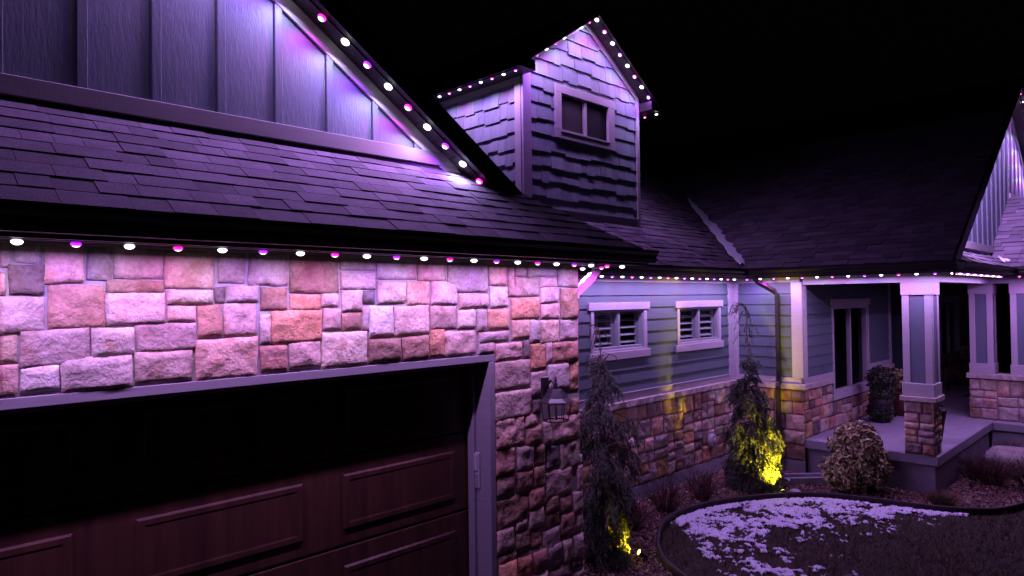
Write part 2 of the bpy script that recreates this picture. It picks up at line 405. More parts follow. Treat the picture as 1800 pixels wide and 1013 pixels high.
# garage front wall (mortar) with door opening X -1.54..3.72, Z ..2.256
wall = MB()
f = face_y(GY)
for r in [(-3, 4.85, 2.31, 3.4), (3.777, 4.85, -.34, 2.31), (-3, -1.6, -.34, 2.31)]:
    wall.box(r[0], r[1], GY, GY + .22, r[2], r[3])
gw = wall.build('stone_facade', 'mortar', house)
box('side_wall', 'mortar', house, 4.64, 4.85, 4.222, 12, -.34, 3.3)

A_, B_ = .33557, .33557
cx_, cy_, fx_ = 900., 506.5, 1200.
def pix(x, y):                        # measured stone joints of the photo -> metres on the garage plane
    d = _F + _R * ((x - cx_) / fx_) - _U * ((y - cy_) / fx_); t = GY / d.y
    return d.x * t, 2.75 + d.z * t
Z3 = '''0 55 85 205 mauve;75 208 80 185 lilac;40 232 195 350 dark;0 25 235 350 pink;238 435 90 292 pink;458 582 92 275 grey;597 855 97 265 mauve;
555 855 280 340 brown;245 548 300 525 red;550 862 345 510 lilac;0 228 362 558 lilac;0 88 568 712 tan;100 462 535 728 mauve;475 700 525 672 cream;
710 1022 500 655 mauve;0 90 725 890 pink;105 305 728 862 white;315 692 675 855 lilac;705 1005 650 812 mauve;862 1117 105 322 tan;872 1110 332 400 cream;
1120 1175 312 395 dark;1180 1348 308 388 lilac;1137 1278 118 295 mauve;1300 1503 120 303 mauve;1365 1497 315 435 brown;875 1022 412 490 pink;
1030 1160 408 575 red;1172 1342 395 572 pink;1022 1345 582 790 pink;1360 1412 455 610 lilac;1415 1683 437 602 orange;1363 1500 622 752 red;
1512 1678 597 735 pink;1512 1765 140 345 brown;1517 1675 352 430 orange'''
Z4 = '''193 280 345 413 lilac;288 472 165 225 mauve;289 473 235 325 lilac;295 405 330 437 cream;408 470 330 400 dark;200 292 425 540 mauve;296 400 450 540 red;
195 432 548 728 cream;405 437 415 540 lilac;445 568 412 570 white;570 752 410 565 lilac;437 605 585 705 brown;610 750 570 695 brown;478 690 175 275 lilac;
483 632 282 397 cream;640 755 285 405 tan;700 840 180 280 mauve;768 900 285 405 lilac;760 897 410 530 mauve;757 832 535 675 orange;836 1000 540 670 pink;
850 1060 185 340 mauve;912 1062 347 422 pink;905 998 428 525 cream;1003 1057 430 543 lilac;1062 1175 430 535 orange;1015 1172 545 600 lilac;
1013 1095 603 660 mauve;1065 1157 190 305 pink;1072 1167 312 418 cream;1170 1200 200 360 mauve;1203 1262 185 258 grey;1203 1330 265 362 mauve;1268 1420 190 260 lilac;
1335 1425 265 312 pink;1340 1430 315 395 lilac;1427 1530 190 312 mauve;1443 1530 320 478 brown;1187 1333 368 480 orange;1340 1437 402 478 pink;
1187 1280 485 583 tan;1283 1335 485 600 lilac;1338 1435 487 605 tan;1440 1530 485 592 mauve;1100 1243 600 692 pink;1247 1281 590 690 dark;
1285 1365 610 745 orange;1367 1398 605 705 mauve;1400 1535 600 705 red;1097 1283 697 845 mauve;1288 1372 755 880 mauve;1375 1488 715 850 lilac;
1490 1537 710 850 orange;1097 1290 858 1003 mauve'''
Z8 = '''30 195 110 275 pink;198 270 90 155 tan;200 295 160 262 brown;298 350 130 262 mauve;355 512 100 240 pink;436 505 5 92 brown;240 290 10 88 dark;
30 143 290 435 red;148 248 268 405 mauve;252 315 262 380 brown;318 392 272 400 dark;397 510 248 400 mauve;35 143 440 550 brown;150 243 410 530 red;
247 313 385 505 brown;318 465 405 555 mauve;35 218 558 735 brown;222 312 512 620 red;316 395 558 640 brown;400 465 560 650 red;470 530 525 645 mauve;
497 545 378 510 mauve;510 545 318 372 lilac;142 212 692 750 mauve;218 308 627 735 lilac;318 398 645 735 brown;402 480 655 770 red;484 530 655 740 mauve;
35 138 745 870 mauve;145 232 760 855 brown;236 293 750 845 red;297 400 742 930 mauve;404 440 778 865 brown;444 545 775 930 brown;38 160 880 1010 brown;
165 295 862 985 mauve;300 400 938 1030 brown;404 480 875 1025 red;484 548 940 1040 mauve'''
k = 0
for txt, ox, oy, sc in ((Z3, 0, 400, .33557), (Z4, 500, 400, .33557), (Z8, 860, 700, .3091)):
    for row in txt.replace('\n', '').split(';'):
        a, b, c, d, tn = row.split(); a, b, c, d = float(a), float(b), float(c), float(d)
        ym = (c + d) / 2; xm = (a + b) / 2
        u0 = pix(ox + a * sc, oy + ym * sc)[0]; u1 = pix(ox + b * sc, oy + ym * sc)[0]
        v1 = pix(ox + xm * sc, oy + c * sc)[1]; v0 = pix(ox + xm * sc, oy + d * sc)[1]
        rg = .016 if tn in ('brown', 'red', 'orange', 'dark', 'pink') else .009
        stone(f, u0, min(u1, 4.87), v0, min(v1, 3.05), gw, tn, random.uniform(.012, .026), rg * .85, 100 + k, gap=-.002); k += 1
# out of the photograph: below its lower edge, and left of it
stonework(f, 3.79, 4.86, -.2, .62, gw, 3, depth=.035)
stonework(f, -1.7, .55, 2.33, 3.05, gw, 4, depth=.035)

# door surround: header and jamb, door stop
tr = MB().box(-1.6, 3.777, 3.985, 4.225, 2.256, 2.312).box(3.718, 3.778, 3.985, 4.225, -.3, 2.2555).build('door_surround', 'darkened', house, bevel=.004)
box('door_stop', 'darkened', tr, 3.685, 3.7175, 4.15, 4.222, -.3, 2.2555, bevel=.004)
box('door_stop', 'darkened', tr, -1.55, 3.6845, 4.15, 4.222, 2.215, 2.2555, bevel=.004)

# garage door: four sections with raised panels
gd = box('garage_door', 'black', house, -1.7, 3.8, 4.295, 4.33, -.3, 2.5)
seams = [-.233, .402, 1.037, 1.672, 2.3]
for a, b in zip(seams[:-1], seams[1:]):
    MB().prism([(4.265, a + .004), (4.247, a + .012), (4.245, a + .02), (4.245, b - .012), (4.249, b - .006), (4.265, b - .004), (4.29, b - .004), (4.29, a + .004)], 'x', -1.62, 3.72).build('door_section', 'door', gd)
    for c in range(4):
        u1 = 3.563 - 1.322 * c; u0 = u1 - 1.02; v0, v1 = a + .115, b - .133
        g = face_y(4.245); bw = .024
        pm = MB(); ch = .013
        V = [g(*p, -.002) for p in rect(u0, u1, v0, v1)] + [g(*p, .016) for p in rect(u0 + ch, u1 - ch, v0 + ch, v1 - ch)] + [g(*p, .016) for p in rect(u0 + ch + .03, u1 - ch - .03, v0 + ch + .03, v1 - ch - .03)] + [g(*p, .0115) for p in rect(u0 + ch + .042, u1 - ch - .042, v0 + ch + .042, v1 - ch - .042)]
        pm.add(V, [(12, 13, 14, 15)] + [(k * 4 + i, k * 4 + (i + 1) % 4, k * 4 + 4 + (i + 1) % 4, k * 4 + 4 + i) for k in range(3) for i in range(4)])
        pm.build('raised_panel', 'door', gd)

# ---- garage roof: skirt roof below the street gable
SL = .667; CN = 1 / math.hypot(1, SL); XE, YE, ZE = 5.24, 3.58, 3.20      # eave corner
gr = MB()
fy = roof_y(YE, ZE); vt = (4.62 - YE) / CN
slab([(-4.4, 0), (XE, 0), (XE - vt * CN, vt), (-4.4, vt)], fy, 0, -.08, gr)
gr.add([(XE, YE, ZE), (XE, 5.0, ZE), (XE - 1.42, 5.0, ZE + 1.42 * SL)], [(0, 1, 2)])
groof = gr.build('garage_roof', 'roofsheet', house)
expo = .137; sh_tints = [.72, .92, 1.08, 1.28, 1.0, .84]
rows = int(vt / expo) + 1
for r in range(rows):
    v0 = r * expo - (.015 if r == 0 else 0); v1 = min(v0 + expo * 1.12, vt)
    u = 5.3 + random.uniform(0, .15)
    while u > .15:
        w = random.choice([.14, .18, .22, .26, .30]); a, b = u - w + .003, u
        P = clip(rect(a, b, v0, v1), 1, CN, XE + .01)
        if P and v1 - v0 > .02:
            thick = random.choice([.006, .008, .010])
            o = slab(P, fy, lambda uu, vv, t=thick, q=v0: t * 1.2 - (vv - q) / expo * .006 + .003, .001).build('shingle', 'roof', groof)
            t_ = random.choice(sh_tints); o.color = (t_, t_, t_ * 1.02, 1)
        u -= w
# main garage roof behind the gable
GX = .42
zt = ZE + SL * (XE - GX)
MB().prism([(XE, ZE), (GX, zt), (-4.4, ZE), (-4.4, ZE - .15), (GX, zt - .17), (XE, ZE - .15)], 'y', 4.36, 15).build('garage_upper_roof', 'roofsheet', house)
def rake(x0, z0, x1, z1, y0, y1, h, parent, m='dark', name='rake_board'):
    return MB().prism([(x0, z0 + .012), (x1, z1 + .012), (x1, z1 - h), (x0, z0 - h)], 'y', y0, y1).build(name, m, parent)
rake(GX, zt, XE - .7, ZE + .7 * SL, 4.33, 4.358, .2, house); rake(-4.4, ZE, GX, zt, 4.33, 4.358, .2, house)
# soffit planks of the rake (seams seen from below)
nx = 24
for i in range(nx):
    xa = GX + (XE - .55 - GX) * i / nx; xb = GX + (XE - .55 - GX) * (i + 1) / nx - .006
    za, zb = ZE + SL * (XE - xa) - .171, ZE + SL * (XE - xb) - .171
    MB().prism([(xa, za), (xb, zb), (xb, zb - .012), (xa, za - .012)], 'y', 4.36, 4.60).build('soffit_plank', 'soffit', house)
# gable wall: panels and battens
GW = 4.60
gg = MB().prism([(GX - 4.3, 3.5), (XE - .9, 3.5), (XE - .9, ZE + SL * .9 - .19), (GX, zt - .19), (GX - 4.3, ZE + .1)], 'y', GW, GW + .1).build('garage_gable', 'siding_v', house)
bat = [3.474 - .405 * i for i in range(10)]
topz = lambda x: ZE + SL * (XE - x) - .33 - (.02)
fg = face_y(GW)
edges = [3.62] + bat
for b in bat:
    a = b - .405
    P = clip(clip(rect(a + .03, b - .03, 3.93, 6), SL, 1, ZE + SL * XE - .3), -SL, 1, 9)
    if P: slab(P, fg, .006, 0).build('siding_panel', 'siding_v', gg)
P = clip(rect(3.48, 3.66, 3.93, 6), SL, 1, ZE + SL * XE - .3)
slab(P, fg, .006, 0).build('siding_panel', 'siding_v', gg)
for b in bat:
    P = clip(rect(b - .028, b + .028, 3.93, 6.2), SL, 1, ZE + SL * XE - .3)
    if P: slab(P, fg, .026, 0).build('batten', 'siding_v', gg, bevel=.003)
slab(rect(-4, 4.05, 3.905, 4.018), fg, .04, 0).build('base_trim', 'darkened', gg, bevel=.004)
P = [(GX, zt - .19), (XE - .85, ZE + SL * .85 - .19), (XE - .85, ZE + SL * .85 - .19 - .135), (GX, zt - .19 - .135)]
slab(P, fg, .034, 0).build('rake_trim', 'trim', gg, bevel=.004)
slab(rect(-4, 3.9, 3.86, 3.904), fg, .02, 0).build('flashing', 'dark', gg)

# ---- eaves: fascia, soffit, gutter
def eave_y(x0, x1, ye, yw, parent, zf=3.0, back=True):
    box('fascia', 'dark', parent, x0, x1, ye - .005, ye + .025, 3.045, ZE - .01)
    box('soffit', 'soffit', parent, x0, x1, ye + .026, yw - .002, ZS, ZS + .02)
    G = [(ye - .006, 3.065), (ye - .085, 3.065), (ye - .10, 3.10), (ye - .10, 3.13), (ye - .125, 3.155), (ye - .125, 3.178), (ye - .115, 3.178), (ye - .112, 3.16), (ye - .09, 3.135), (ye - .09, 3.105), (ye - .08, 3.075), (ye - .006, 3.075)]
    MB().prism(G, 'x', x0, x1).build('gutter', 'dark', parent)
def eave_x(y0, y1, xe, xw, parent, side=-1):
    s = side
    a, b = sorted((xe + s * .005, xe - s * .025)); box('fascia', 'dark', parent, a, b, y0, y1, 3.045, ZE - .01)
    a, b = sorted((xe - s * .026, xw)); box('soffit', 'soffit', parent, a, b, y0, y1, ZS + .001, ZS + .021)
    G = [(xe + s * q, z) for q, z in [(.006, 3.065), (.085, 3.065), (.10, 3.10), (.10, 3.13), (.125, 3.155), (.125, 3.178), (.115, 3.178), (.112, 3.16), (.09, 3.135), (.09, 3.105), (.08, 3.075), (.006, 3.075)]]
    MB().prism(G, 'y', y0, y1).build('gutter', 'dark', parent)
eave_y(-4.4, XE + .12, YE, GY, house)
eave_x(YE + .03, 5.2, XE, 4.87, house, side=1)
def downspout(name, pts, m, parent, w=.05, d=.04):
    mb = MB(); pts = [Vector(p) for p in pts]; V = []; Fc = []
    for i, p in enumerate(pts):
        t = (pts[min(i + 1, len(pts) - 1)] - pts[max(i - 1, 0)]).normalized()
        a = Vector((1, 0, 0)) if abs(t.x) < .6 else Vector((0, 1, 0)); a = (a - t * a.dot(t)).normalized(); b = t.cross(a)
        V += [p + a * w * .5 * sx + b * d * .5 * sy for sx, sy in ((-1, -1), (1, -1), (1, 1), (-1, 1))]
    Fc = [(i * 4 + k, i * 4 + (k + 1) % 4, i * 4 + 4 + (k + 1) % 4, i * 4 + 4 + k) for i in range(len(pts) - 1) for k in range(4)] + [(3, 2, 1, 0), tuple(len(V) - 4 + k for k in range(4))]
    return mb.add(V, Fc).build(name, m, parent, bevel=.006)
downspout('downspout', [(5.29, 4.12, 3.08), (5.29, 4.12, 3.02), (5.22, 4.12, 2.96), (4.98, 4.12, 2.81), (4.92, 4.12, 2.75), (4.915, 4.12, 2.66), (4.915, 4.12, -.1)], 'trim', house, .06, .085)

# ---- recessed wall with two windows
YW = 5.76; XW = 11.28
fw = face_y(YW)
rec = box('recessed_wall', 'mortar', house, 4.9, XW + .2, YW + .0, YW + .02, -.34, 1.2)
ROWS = [2.985 - .177 * i for i in range(10)]
def lap(f, u0, u1, vb, vt_, parent, holes=(), m='siding_h'):
    for i, top in enumerate(ROWS):
        bot = top - .177
        if bot < vb - .12: break
        R = [(u0, u1, max(bot - .02, vb), min(top, vt_))]
        for h in holes: R = [q for r in R for q in minus(r, h)]
        for q in R:
            if q[3] - q[2] < .02 or q[1] - q[0] < .02: continue
            jn = u0 + (u1 - u0) * ((i * .37 + .21) % 1)          # butt joint of two boards
            for q in ([(q[0], jn - .002, q[2], q[3]), (jn + .002, q[1], q[2], q[3])] if q[0] + .3 < jn < q[1] - .3 else [q]):
                slab(rect(*q), f, lambda u, v, b=bot: .026 - (v - b) * .1, 0).build('siding_board', m, parent)
def window(f, u0, u1, z0, z1, hood, sill, glass_rect, parent, shut=None, mull=True):
    """cased window: u0..u1 outer casing; glass_rect = (ua, ub, va, vb)."""
    ua, ub, va, vb = glass_rect
    w = MB()
    for r in minus((u0, u1, z0, z1), (ua - .035, ub + .035, va - .035, vb + .035)): slab(rect(*r), f, .036, -.03, w)
    win = w.build('window', 'trim', parent, bevel=.004)
    if hood: slab(rect(u0 - .06, u1 + .06, z1, z1 + hood), f, .05, -.01).build('hood_trim', 'trim', win, bevel=.004)
    if sill: slab(rect(u0 - .05, u1 + .05, z0 - sill, z0), f, .055, -.01).build('sill', 'trim', win, bevel=.004)
    s = MB()
    for r in minus((ua - .035, ub + .035, va - .035, vb + .035), (ua, ub, va, vb)): slab(rect(*r), f, .018, -.07, s)
    um = (ua + ub) / 2
    if mull:
        slab(rect(um - .028, um + .028, va, vb), f, .012, -.06, s)
    s.build('sash', 'shutter' if shut else 'trim', win, bevel=.003)
    for a, b in ((ua, um - .028), (um + .028, ub)) if mull else ((ua, ub),):
        obj('pane', [f(*p, -.03) for p in rect(a, b, va, vb)], [(0, 1, 2, 3)], 'glass', win)
    bb = MB()
    slab(rect(ua - .3, ub + .3, va - .3, vb + .3), f, -.75, -.78, bb)
    bb.build('black_backing', 'black', win)  # black sheet standing in for the darkness of the room
    if shut:
        for a, b in ((ua, um - .028), (um + .028, ub)):
            for e0, e1 in ((a + .005, a + .045), (b - .05, b - .005)):
                slab(rect(e0, e1, va - .02, vb + .02), f, -.058, -.09).build('shutter_stile', 'shutter', win)
            v = va + .03
            while v < vb - .02:
                P = [(v, -.062), (v + .034, -.125), (v + .041, -.121), (v + .007, -.056)]
                mbq = MB(); V = [f(a + .045, p, q) for p, q in P] + [f(b - .05, p, q) for p, q in P]
                mbq.add(V, [(0, 1, 2, 3), (7, 6, 5, 4)] + [(i, 4 + i, 4 + (i + 1) % 4, (i + 1) % 4) for i in range(4)])
                mbq.build('louver', 'shutter', win); v += shut
    return win
W1 = (7.22, 8.54, 2.0, 2.582); W2 = (9.38, 10.76, 2.0, 2.582)
lapwall = MB()
for r in [q for a in minus((4.9, XW, 1.2, 3.1), (7.28, 8.46, 2.04, 2.58)) for q in minus(a, (9.45, 10.69, 2.04, 2.58))]: slab(rect(*r), fw, 0, -.15, lapwall)
lw = lapwall.build('lap_siding_wall', 'siding_h', house)
lap(fw, 4.9, 11.03, 1.392, 2.985, lw, [(7.24, 8.52, 1.95, 2.6), (9.4, 10.74, 1.95, 2.6)])
slab(rect(4.9, 11.03, 2.975, 3.055), fw, .034, 0).build('frieze_board', 'trim', lw)
slab(rect(4.9, 11.03, 1.30, 1.395), fw, .038, 0).build('skirt_board', 'trim', lw, bevel=.004)
slab(rect(4.9, 11.03, 1.396, 1.41), fw, .05, 0).build('drip_cap', 'trim', lw)
slab(rect(11.031, 11.245, 1.30, 3.054), fw, .04, 0).build('corner_board', 'trim', lw, bevel=.004)
window(fw, *W1, .105, .11, (7.31, 8.43, 2.07, 2.55), house, shut=.105)
window(fw, *W2, .105, .11, (9.48, 10.66, 2.07, 2.55), house, shut=.105)
stonework(fw, 5.4, 11.27, .04, 1.2, rec, 11, big=.42, small=.15, depth=.035)
def capstones(f, u0, u1, z0, z1, parent, seed, out=.075):
    r = random.Random(seed); u = u0
    while u < u1 - .05:
        w = min(r.uniform(.5, .8), u1 - u)
        if u1 - u - w < .2: w = u1 - u
        n = max(3, int(w / .06)); mb = MB(); V = []
        for i in range(n + 1):
            uu = u + .003 + (w - .006) * i / n
            q = [out + r.uniform(-.012, .012), out + r.uniform(-.014, .008)]
            V += [f(uu, z0, 0), f(uu, z0 + .004, q[1]), f(uu, z1 - .006, q[0]), f(uu, z1 + .006, 0)]
        Fc = [(i * 4 + k, i * 4 + k + 1, i * 4 + k + 5, i * 4 + k + 4) for i in range(n) for k in range(3)] + [(0, 1, 2, 3), (n * 4 + 3, n * 4 + 2, n * 4 + 1, n * 4)] + [(i * 4, i * 4 + 4, i * 4 + 7, i * 4 + 3) for i in range(n)]
        mb.add(V, Fc).build('capstone', 'cap', parent); u += w
capstones(fw, 4.9, 11.22, 1.205, 1.295, rec, 5)
box('foundation', 'concrete', house, 4.9, 11.24, YW - .035, YW - .001, -.34, .03)

# ---- wing wall facing the garage, and porch wall facing the street
fx = face_x(XW)
wing = MB().box(XW, XW + .15, 4.58, YW, -.34, 3.1).build('wing_wall', 'mortar', house)
lap(fx, 4.72, 5.722, 1.392, 2.985, wing)
slab(rect(4.58, 5.722, 2.975, 3.055), fx, .034, 0).build('frieze_board', 'trim', wing)
slab(rect(4.58, 5.722, 1.30, 1.395), fx, .038, 0).build('skirt_board', 'trim', wing)
slab(rect(4.545, 4.725, 1.396, 2.974), fx, .042, 0).build('corner_board', 'trim', wing, bevel=.004)
slab(rect(5.655, 5.722, 1.396, 2.974), fx, .040, 0).build('corner_board', 'trim', wing)
stonework(fx, 4.56, 5.70, .04, 1.2, wing, 21, big=.40, small=.16, depth=.035, tones=MIX + ['gold', 'cream', 'tan'])
capstones(fx, 4.50, 5.69, 1.205, 1.295, wing, 6)
box('foundation', 'concrete', house, XW - .035, XW - .001, 4.55, 5.72, -.34, .03)
PY = 4.58; fp = face_y(PY)
pw = MB()
for r in minus((XW + .151, 15.85, .3, 3.05), (12.62, 14.42, 1.0, 2.56)): slab(rect(*r), fp, 0, -.15, pw)
porchwall = pw.build('porch_wall', 'siding_h', house)
HOLE = (12.56, 14.46, .88, 2.68)
lap(fp, 11.43, 15.72, 1.392, 2.985, porchwall, [HOLE])
slab(rect(11.30, 11.425, 1.30, 2.99), fp, .038, 0).build('corner_board', 'trim', porchwall)
slab(rect(15.72, 15.85, 1.30, 2.99), fp, .038, 0).build('corner_board', 'trim', porchwall)
for a, b in ((11.426, 12.55), (14.47, 15.719)): slab(rect(a, b, 1.30, 1.395), fp, .036, 0).build('skirt_board', 'trim', porchwall)
for k, (a, b) in enumerate(((11.25, 12.52), (14.5, 15.86))):
    capstones(fp, a, b, 1.205, 1.295, porchwall, 7 + k)
stonework(fp, 11.30, 15.85, .40, 1.2, porchwall, 31, big=.36, small=.15, depth=.03, holes=[(12.50, 14.52, .86, 1.3)])
window(fp, 12.56, 14.46, .98, 2.56, .12, .09, (12.66, 14.36, 1.05, 2.50), house)
wall2 = MB()
for r in minus((17.5, 26, .3, 3.05), (19.9, 21.7, 1.1, 2.6)): slab(rect(*r), fp, 0, -.15, wall2)
entry = wall2.build('entry_wall', 'siding_h', house)
lap(fp, 17.5, 23.0, 1.392, 2.985, entry, [(19.7, 21.9, 1.0, 2.7)])
slab(rect(23.0, 23.15, 1.30, 2.99), fp, .05, 0).build('corner_board', 'trim', entry)
capstones(fp, 21.95, 23.15, 1.205, 1.295, entry, 17)
stonework(fp, 17.5, 23.1, .40, 1.2, entry, 33, big=.42, small=.2, depth=.03, holes=[(19.7, 21.9, .86, 1.3)])
window(fp, 19.8, 21.75, 1.08, 2.6, .1, .09, (19.95, 21.6, 1.18, 2.5), house)
fd = MB().box(15.86, 17.49, 6.2, 6.24, .4, 3.05).build('front_door', 'door', house)
for a in (0, 1):
    for b0, b1 in ((.6, 1.35), (1.5, 2.5)):
        box('door_panel', 'door', fd, 16.25 + a * .42, 16.58 + a * .42, 6.185, 6.199, b0, b1, bevel=.008)
box('door_handle', 'iron', fd, 17.08, 17.11, 6.14, 6.199, 1.35, 1.55)
MB().box(15.86, 15.88, 4.74, 6.19, .4, 3.05).box(17.47, 17.49, 4.74, 6.19, .4, 3.05).build('entry_return', 'siding_h', house)
# ceiling over the porch
box('porch_ceiling', 'soffit', house, 11.52, 24, 2.95, 4.57, 2.985, 3.0)

# ---- porch slab, beam, posts
box('porch_slab', 'concrete', house, 11.30, 24, 2.66, 6.2, .25, .40, bevel=.012)
box('porch_foundation', 'concrete', house, 11.36, 24, 2.72, 4.55, -.34, .249)
box('entry_slab', 'concrete', house, 15.0, 24, -1, 2.655, .25, .399, bevel=.012)
box('entry_foundation', 'concrete', house, 15.06, 24, -1, 2.7, -.34, .2485)
box('porch_beam', 'trim', house, XW - .005, XW + .22, 2.685, 4.54, 2.925, 3.055, bevel=.004)
box('porch_beam', 'trim', house, XW + .221, 15.24, 2.69, 2.91, 2.925, 3.054, bevel=.004)
box('porch_beam', 'trim', house, 15.245, 15.5, -1, 3.06, 2.925, 3.053, bevel=.004)
def post(x0, x1, y0, y1, zb, stone_from=None, seed=1):
    """panelled square post; optional stone pier with cap below."""
    p = box('porch_post', 'trim', house, x0 + .02, x1 - .02, y0 + .02, y1 - .02, zb, 2.924)
    box('head_trim', 'trim', p, x0 - .012, x1 + .012, y0 - .012, y1 + .012, 2.735, 2.9235, bevel=.004)
    box('base_trim', 'trim', p, x0 - .016, x1 + .016, y0 - .016, y1 + .016, zb + .002, zb + .19, bevel=.006)
    za, zc = zb + .191, 2.734
    sw = .095
    for a, b in ((y0, y0 + sw), (y1 - sw, y1)):
        box('stile', 'trim', p, x0, x0 + .019, a, b, za, zc, bevel=.003)
    for a, b in ((x0 + .0195, x0 + sw), (x1 - sw, x1)):
        box('stile', 'trim', p, a, b, y0, y0 + .019, za, zc, bevel=.003)
    box('inset_panel', 'siding_v', p, x0 + .012, x0 + .0199, y0 + sw + .002, y1 - sw - .002, za, zc)
    box('inset_panel', 'siding_v', p, x0 + sw + .002, x1 - sw - .002, y0 + .012, y0 + .0199, za, zc)
    if stone_from is not None:
        core = box('stone_pier', 'mortar', house, x0 + .02, x1 - .02, y0 + .02, y1 - .02, stone_from, zb - .075)
        stonework(face_x(x0 + .02), y0 - .005, y1 + .005, stone_from, zb - .08, core, seed, big=.26, small=.12, depth=.03)
        stonework(face_y(y0 + .02), x0 - .005, x1 + .005, stone_from, zb - .08, core, seed + 1, big=.26, small=.12, depth=.03)
        box('capstone', 'cap', core, x0 - .045, x1 + .045, y0 - .045, y1 + .045, zb - .075, zb - .001, bevel=.008)
    return p
post(XW + .01, XW + .40, 2.70, 3.09, 1.25, .40, 41)
kw = box('knee_wall', 'mortar', house, 15.28, 15.60, -1, 3.04, .40, 1.15)
stonework(face_x(15.28), -1, 3.05, .40, 1.15, kw, 51, big=.42, small=.2, depth=.03, tones=['mauve', 'brown', 'pink', 'lilac', 'red', 'mauve'])
stonework(lambda u, v, w: (u, 3.04 + w, v), 15.26, 15.62, .40, 1.15, kw, 52, depth=.02)
capstones(face_x(15.28), -1, 3.09, 1.155, 1.245, kw, 8, .07); box('cap_bed', 'cap', kw, 15.281, 15.66, -1, 3.08, 1.152, 1.24)
post(15.27, 15.62, 2.665, 3.035, 1.246)
post(15.27, 15.62, 2.02, 2.395, 1.246)
downspout('downspout', [(10.84, 5.14, 3.07), (10.84, 5.14, 3.03), (10.90, 5.12, 2.98), (11.14, 4.96, 2.83), (11.185, 4.93, 2.77), (11.19, 4.93, 2.68), (11.19, 4.93, 1.33), (11.15, 4.93, 1.25), (11.15, 4.93, -.02), (11.10, 4.90, -.08)], 'dark', house, .085, .06)

# ---- roofs of the main house and the wing
def shingle_field(f, u0, u1, v1, name, parent, expo=.14, keep=None, seed=1):
    r = random.Random(seed); mb = MB(); v = 0
    while v < v1:
        u = u0 + r.uniform(-.2, 0)
        while u < u1:
            w = r.choice([.18, .24, .3, .38]); P = rect(u + .004, u + w, v, min(v + expo * 1.05, v1))
            P = clip(P, -1, 0, -u0)
            if keep and P: P = keep(P)
            if P:
                t = r.choice([.010, .014, .02])
                n = len(P); V = [f(a, b, t - (b - v) / expo * .008) for a, b in P] + [f(a, b, 0) for a, b in P]
                mb.add(V, [list(range(n))] + [(i, n + i, n + (i + 1) % n, (i + 1) % n) for i in range(n)])
            u += w
        v += expo
    return tag(mb.build(name, 'roofmass', parent), kind='stuff')
YM = 5.36; XM = 10.9
mr = MB().prism([(YM, ZE), (11.6, ZE + SL * (11.6 - YM)), (18, ZE), (18, ZE - .15), (11.6, ZE + SL * (11.6 - YM) - .17), (YM, ZE - .15)], 'x', 3.2, 16).build('main_roof', 'roofsheet', house)
fm = roof_y(YM, ZE)
shingle_field(fm, 4.6, 14, 4.6, 'shingles', mr, keep=lambda P: clip(P, 1, -CN, XM + .25), seed=2)
WX = 16.6; wz = ZE + SL * (WX - XM)
wr = MB().prism([(XM, ZE), (WX, wz), (2 * WX - XM, ZE), (2 * WX - XM, ZE - .15), (WX, wz - .17), (XM, ZE - .15)], 'y', 2.345, 17).build('wing_roof', 'roofsheet', house)
fwx = roof_x(XM, ZE)
shingle_field(fwx, 2.35, 9.5, 5.2, 'shingles', wr, seed=3)
rake(XM, ZE, WX, wz, 2.315, 2.343, .2, house); rake(WX, wz, 2 * WX - XM, ZE, 2.315, 2.343, .2, house)
eave_y(5.42, XM + .02, YM, YW, house)
eave_x(2.30, YM - .05, XM, XW, house)
# wing gable above the porch
FG = 2.62; fq = face_y(FG)
wg = MB().prism([(XW, 3.06), (2 * WX - XW, 3.06), (2 * WX - XW, ZE + SL * (XW - XM) - .19), (WX, wz - .19), (XW, ZE + SL * (XW - XM) - .19)], 'y', FG, FG + .1).build('wing_gable', 'siding_v', house)
bt = MB(); u = XW + .2
while u < 2 * WX - XW - .1:
    P = clip(clip(rect(u - .024, u + .024, 3.55, 7), -SL, 1, ZE - SL * XM - .2), SL, 1, wz + SL * WX - .2)
    if P: slab(P, fq, .022, 0, bt)
    u += .405
tag(bt.build('battens', 'siding_v', wg), kind='stuff')
slab(rect(XW + .2, 15.4, 3.48, 3.60), fq, .04, 0).build('base_trim', 'trim', wg)
for sgn in (-1, 1):
    e = WX + sgn * (WX - XW)
    P = [(WX, wz - .18), (e, ZE + SL * (XW - XM) - .18), (e, ZE + SL * (XW - XM) - .31), (WX, wz - .31)]
    slab(P if sgn > 0 else P[::-1], fq, .034 if sgn > 0 else .033, 0).build('rake_trim', 'trim', wg)
    a = MB().prism([(WX, wz - .171), (e + sgn * .3, ZE + .2 * SL - .171), (e + sgn * .3, ZE + .2 * SL - .185), (WX, wz - .185)], 'y', 2.345, FG - .001).build('rake_soffit', 'soffit', house)
# pent roof under the gable and its eave
YP = 2.28
pr = MB(); fpr = roof_y(YP, ZE)
slab([(XM, 0), (15, 0), (15, .46), (XM + .46 * CN, .46)], fpr, 0, -.1, pr); pent = pr.build('pent_roof', 'roofsheet', house)
shingle_field(fpr, XM, 15.2, .45, 'shingles', pent, seed=4, keep=lambda P: clip(P, -1, CN, -XM))
eave_y(XM - .1, 14.55, YP, FG, house)
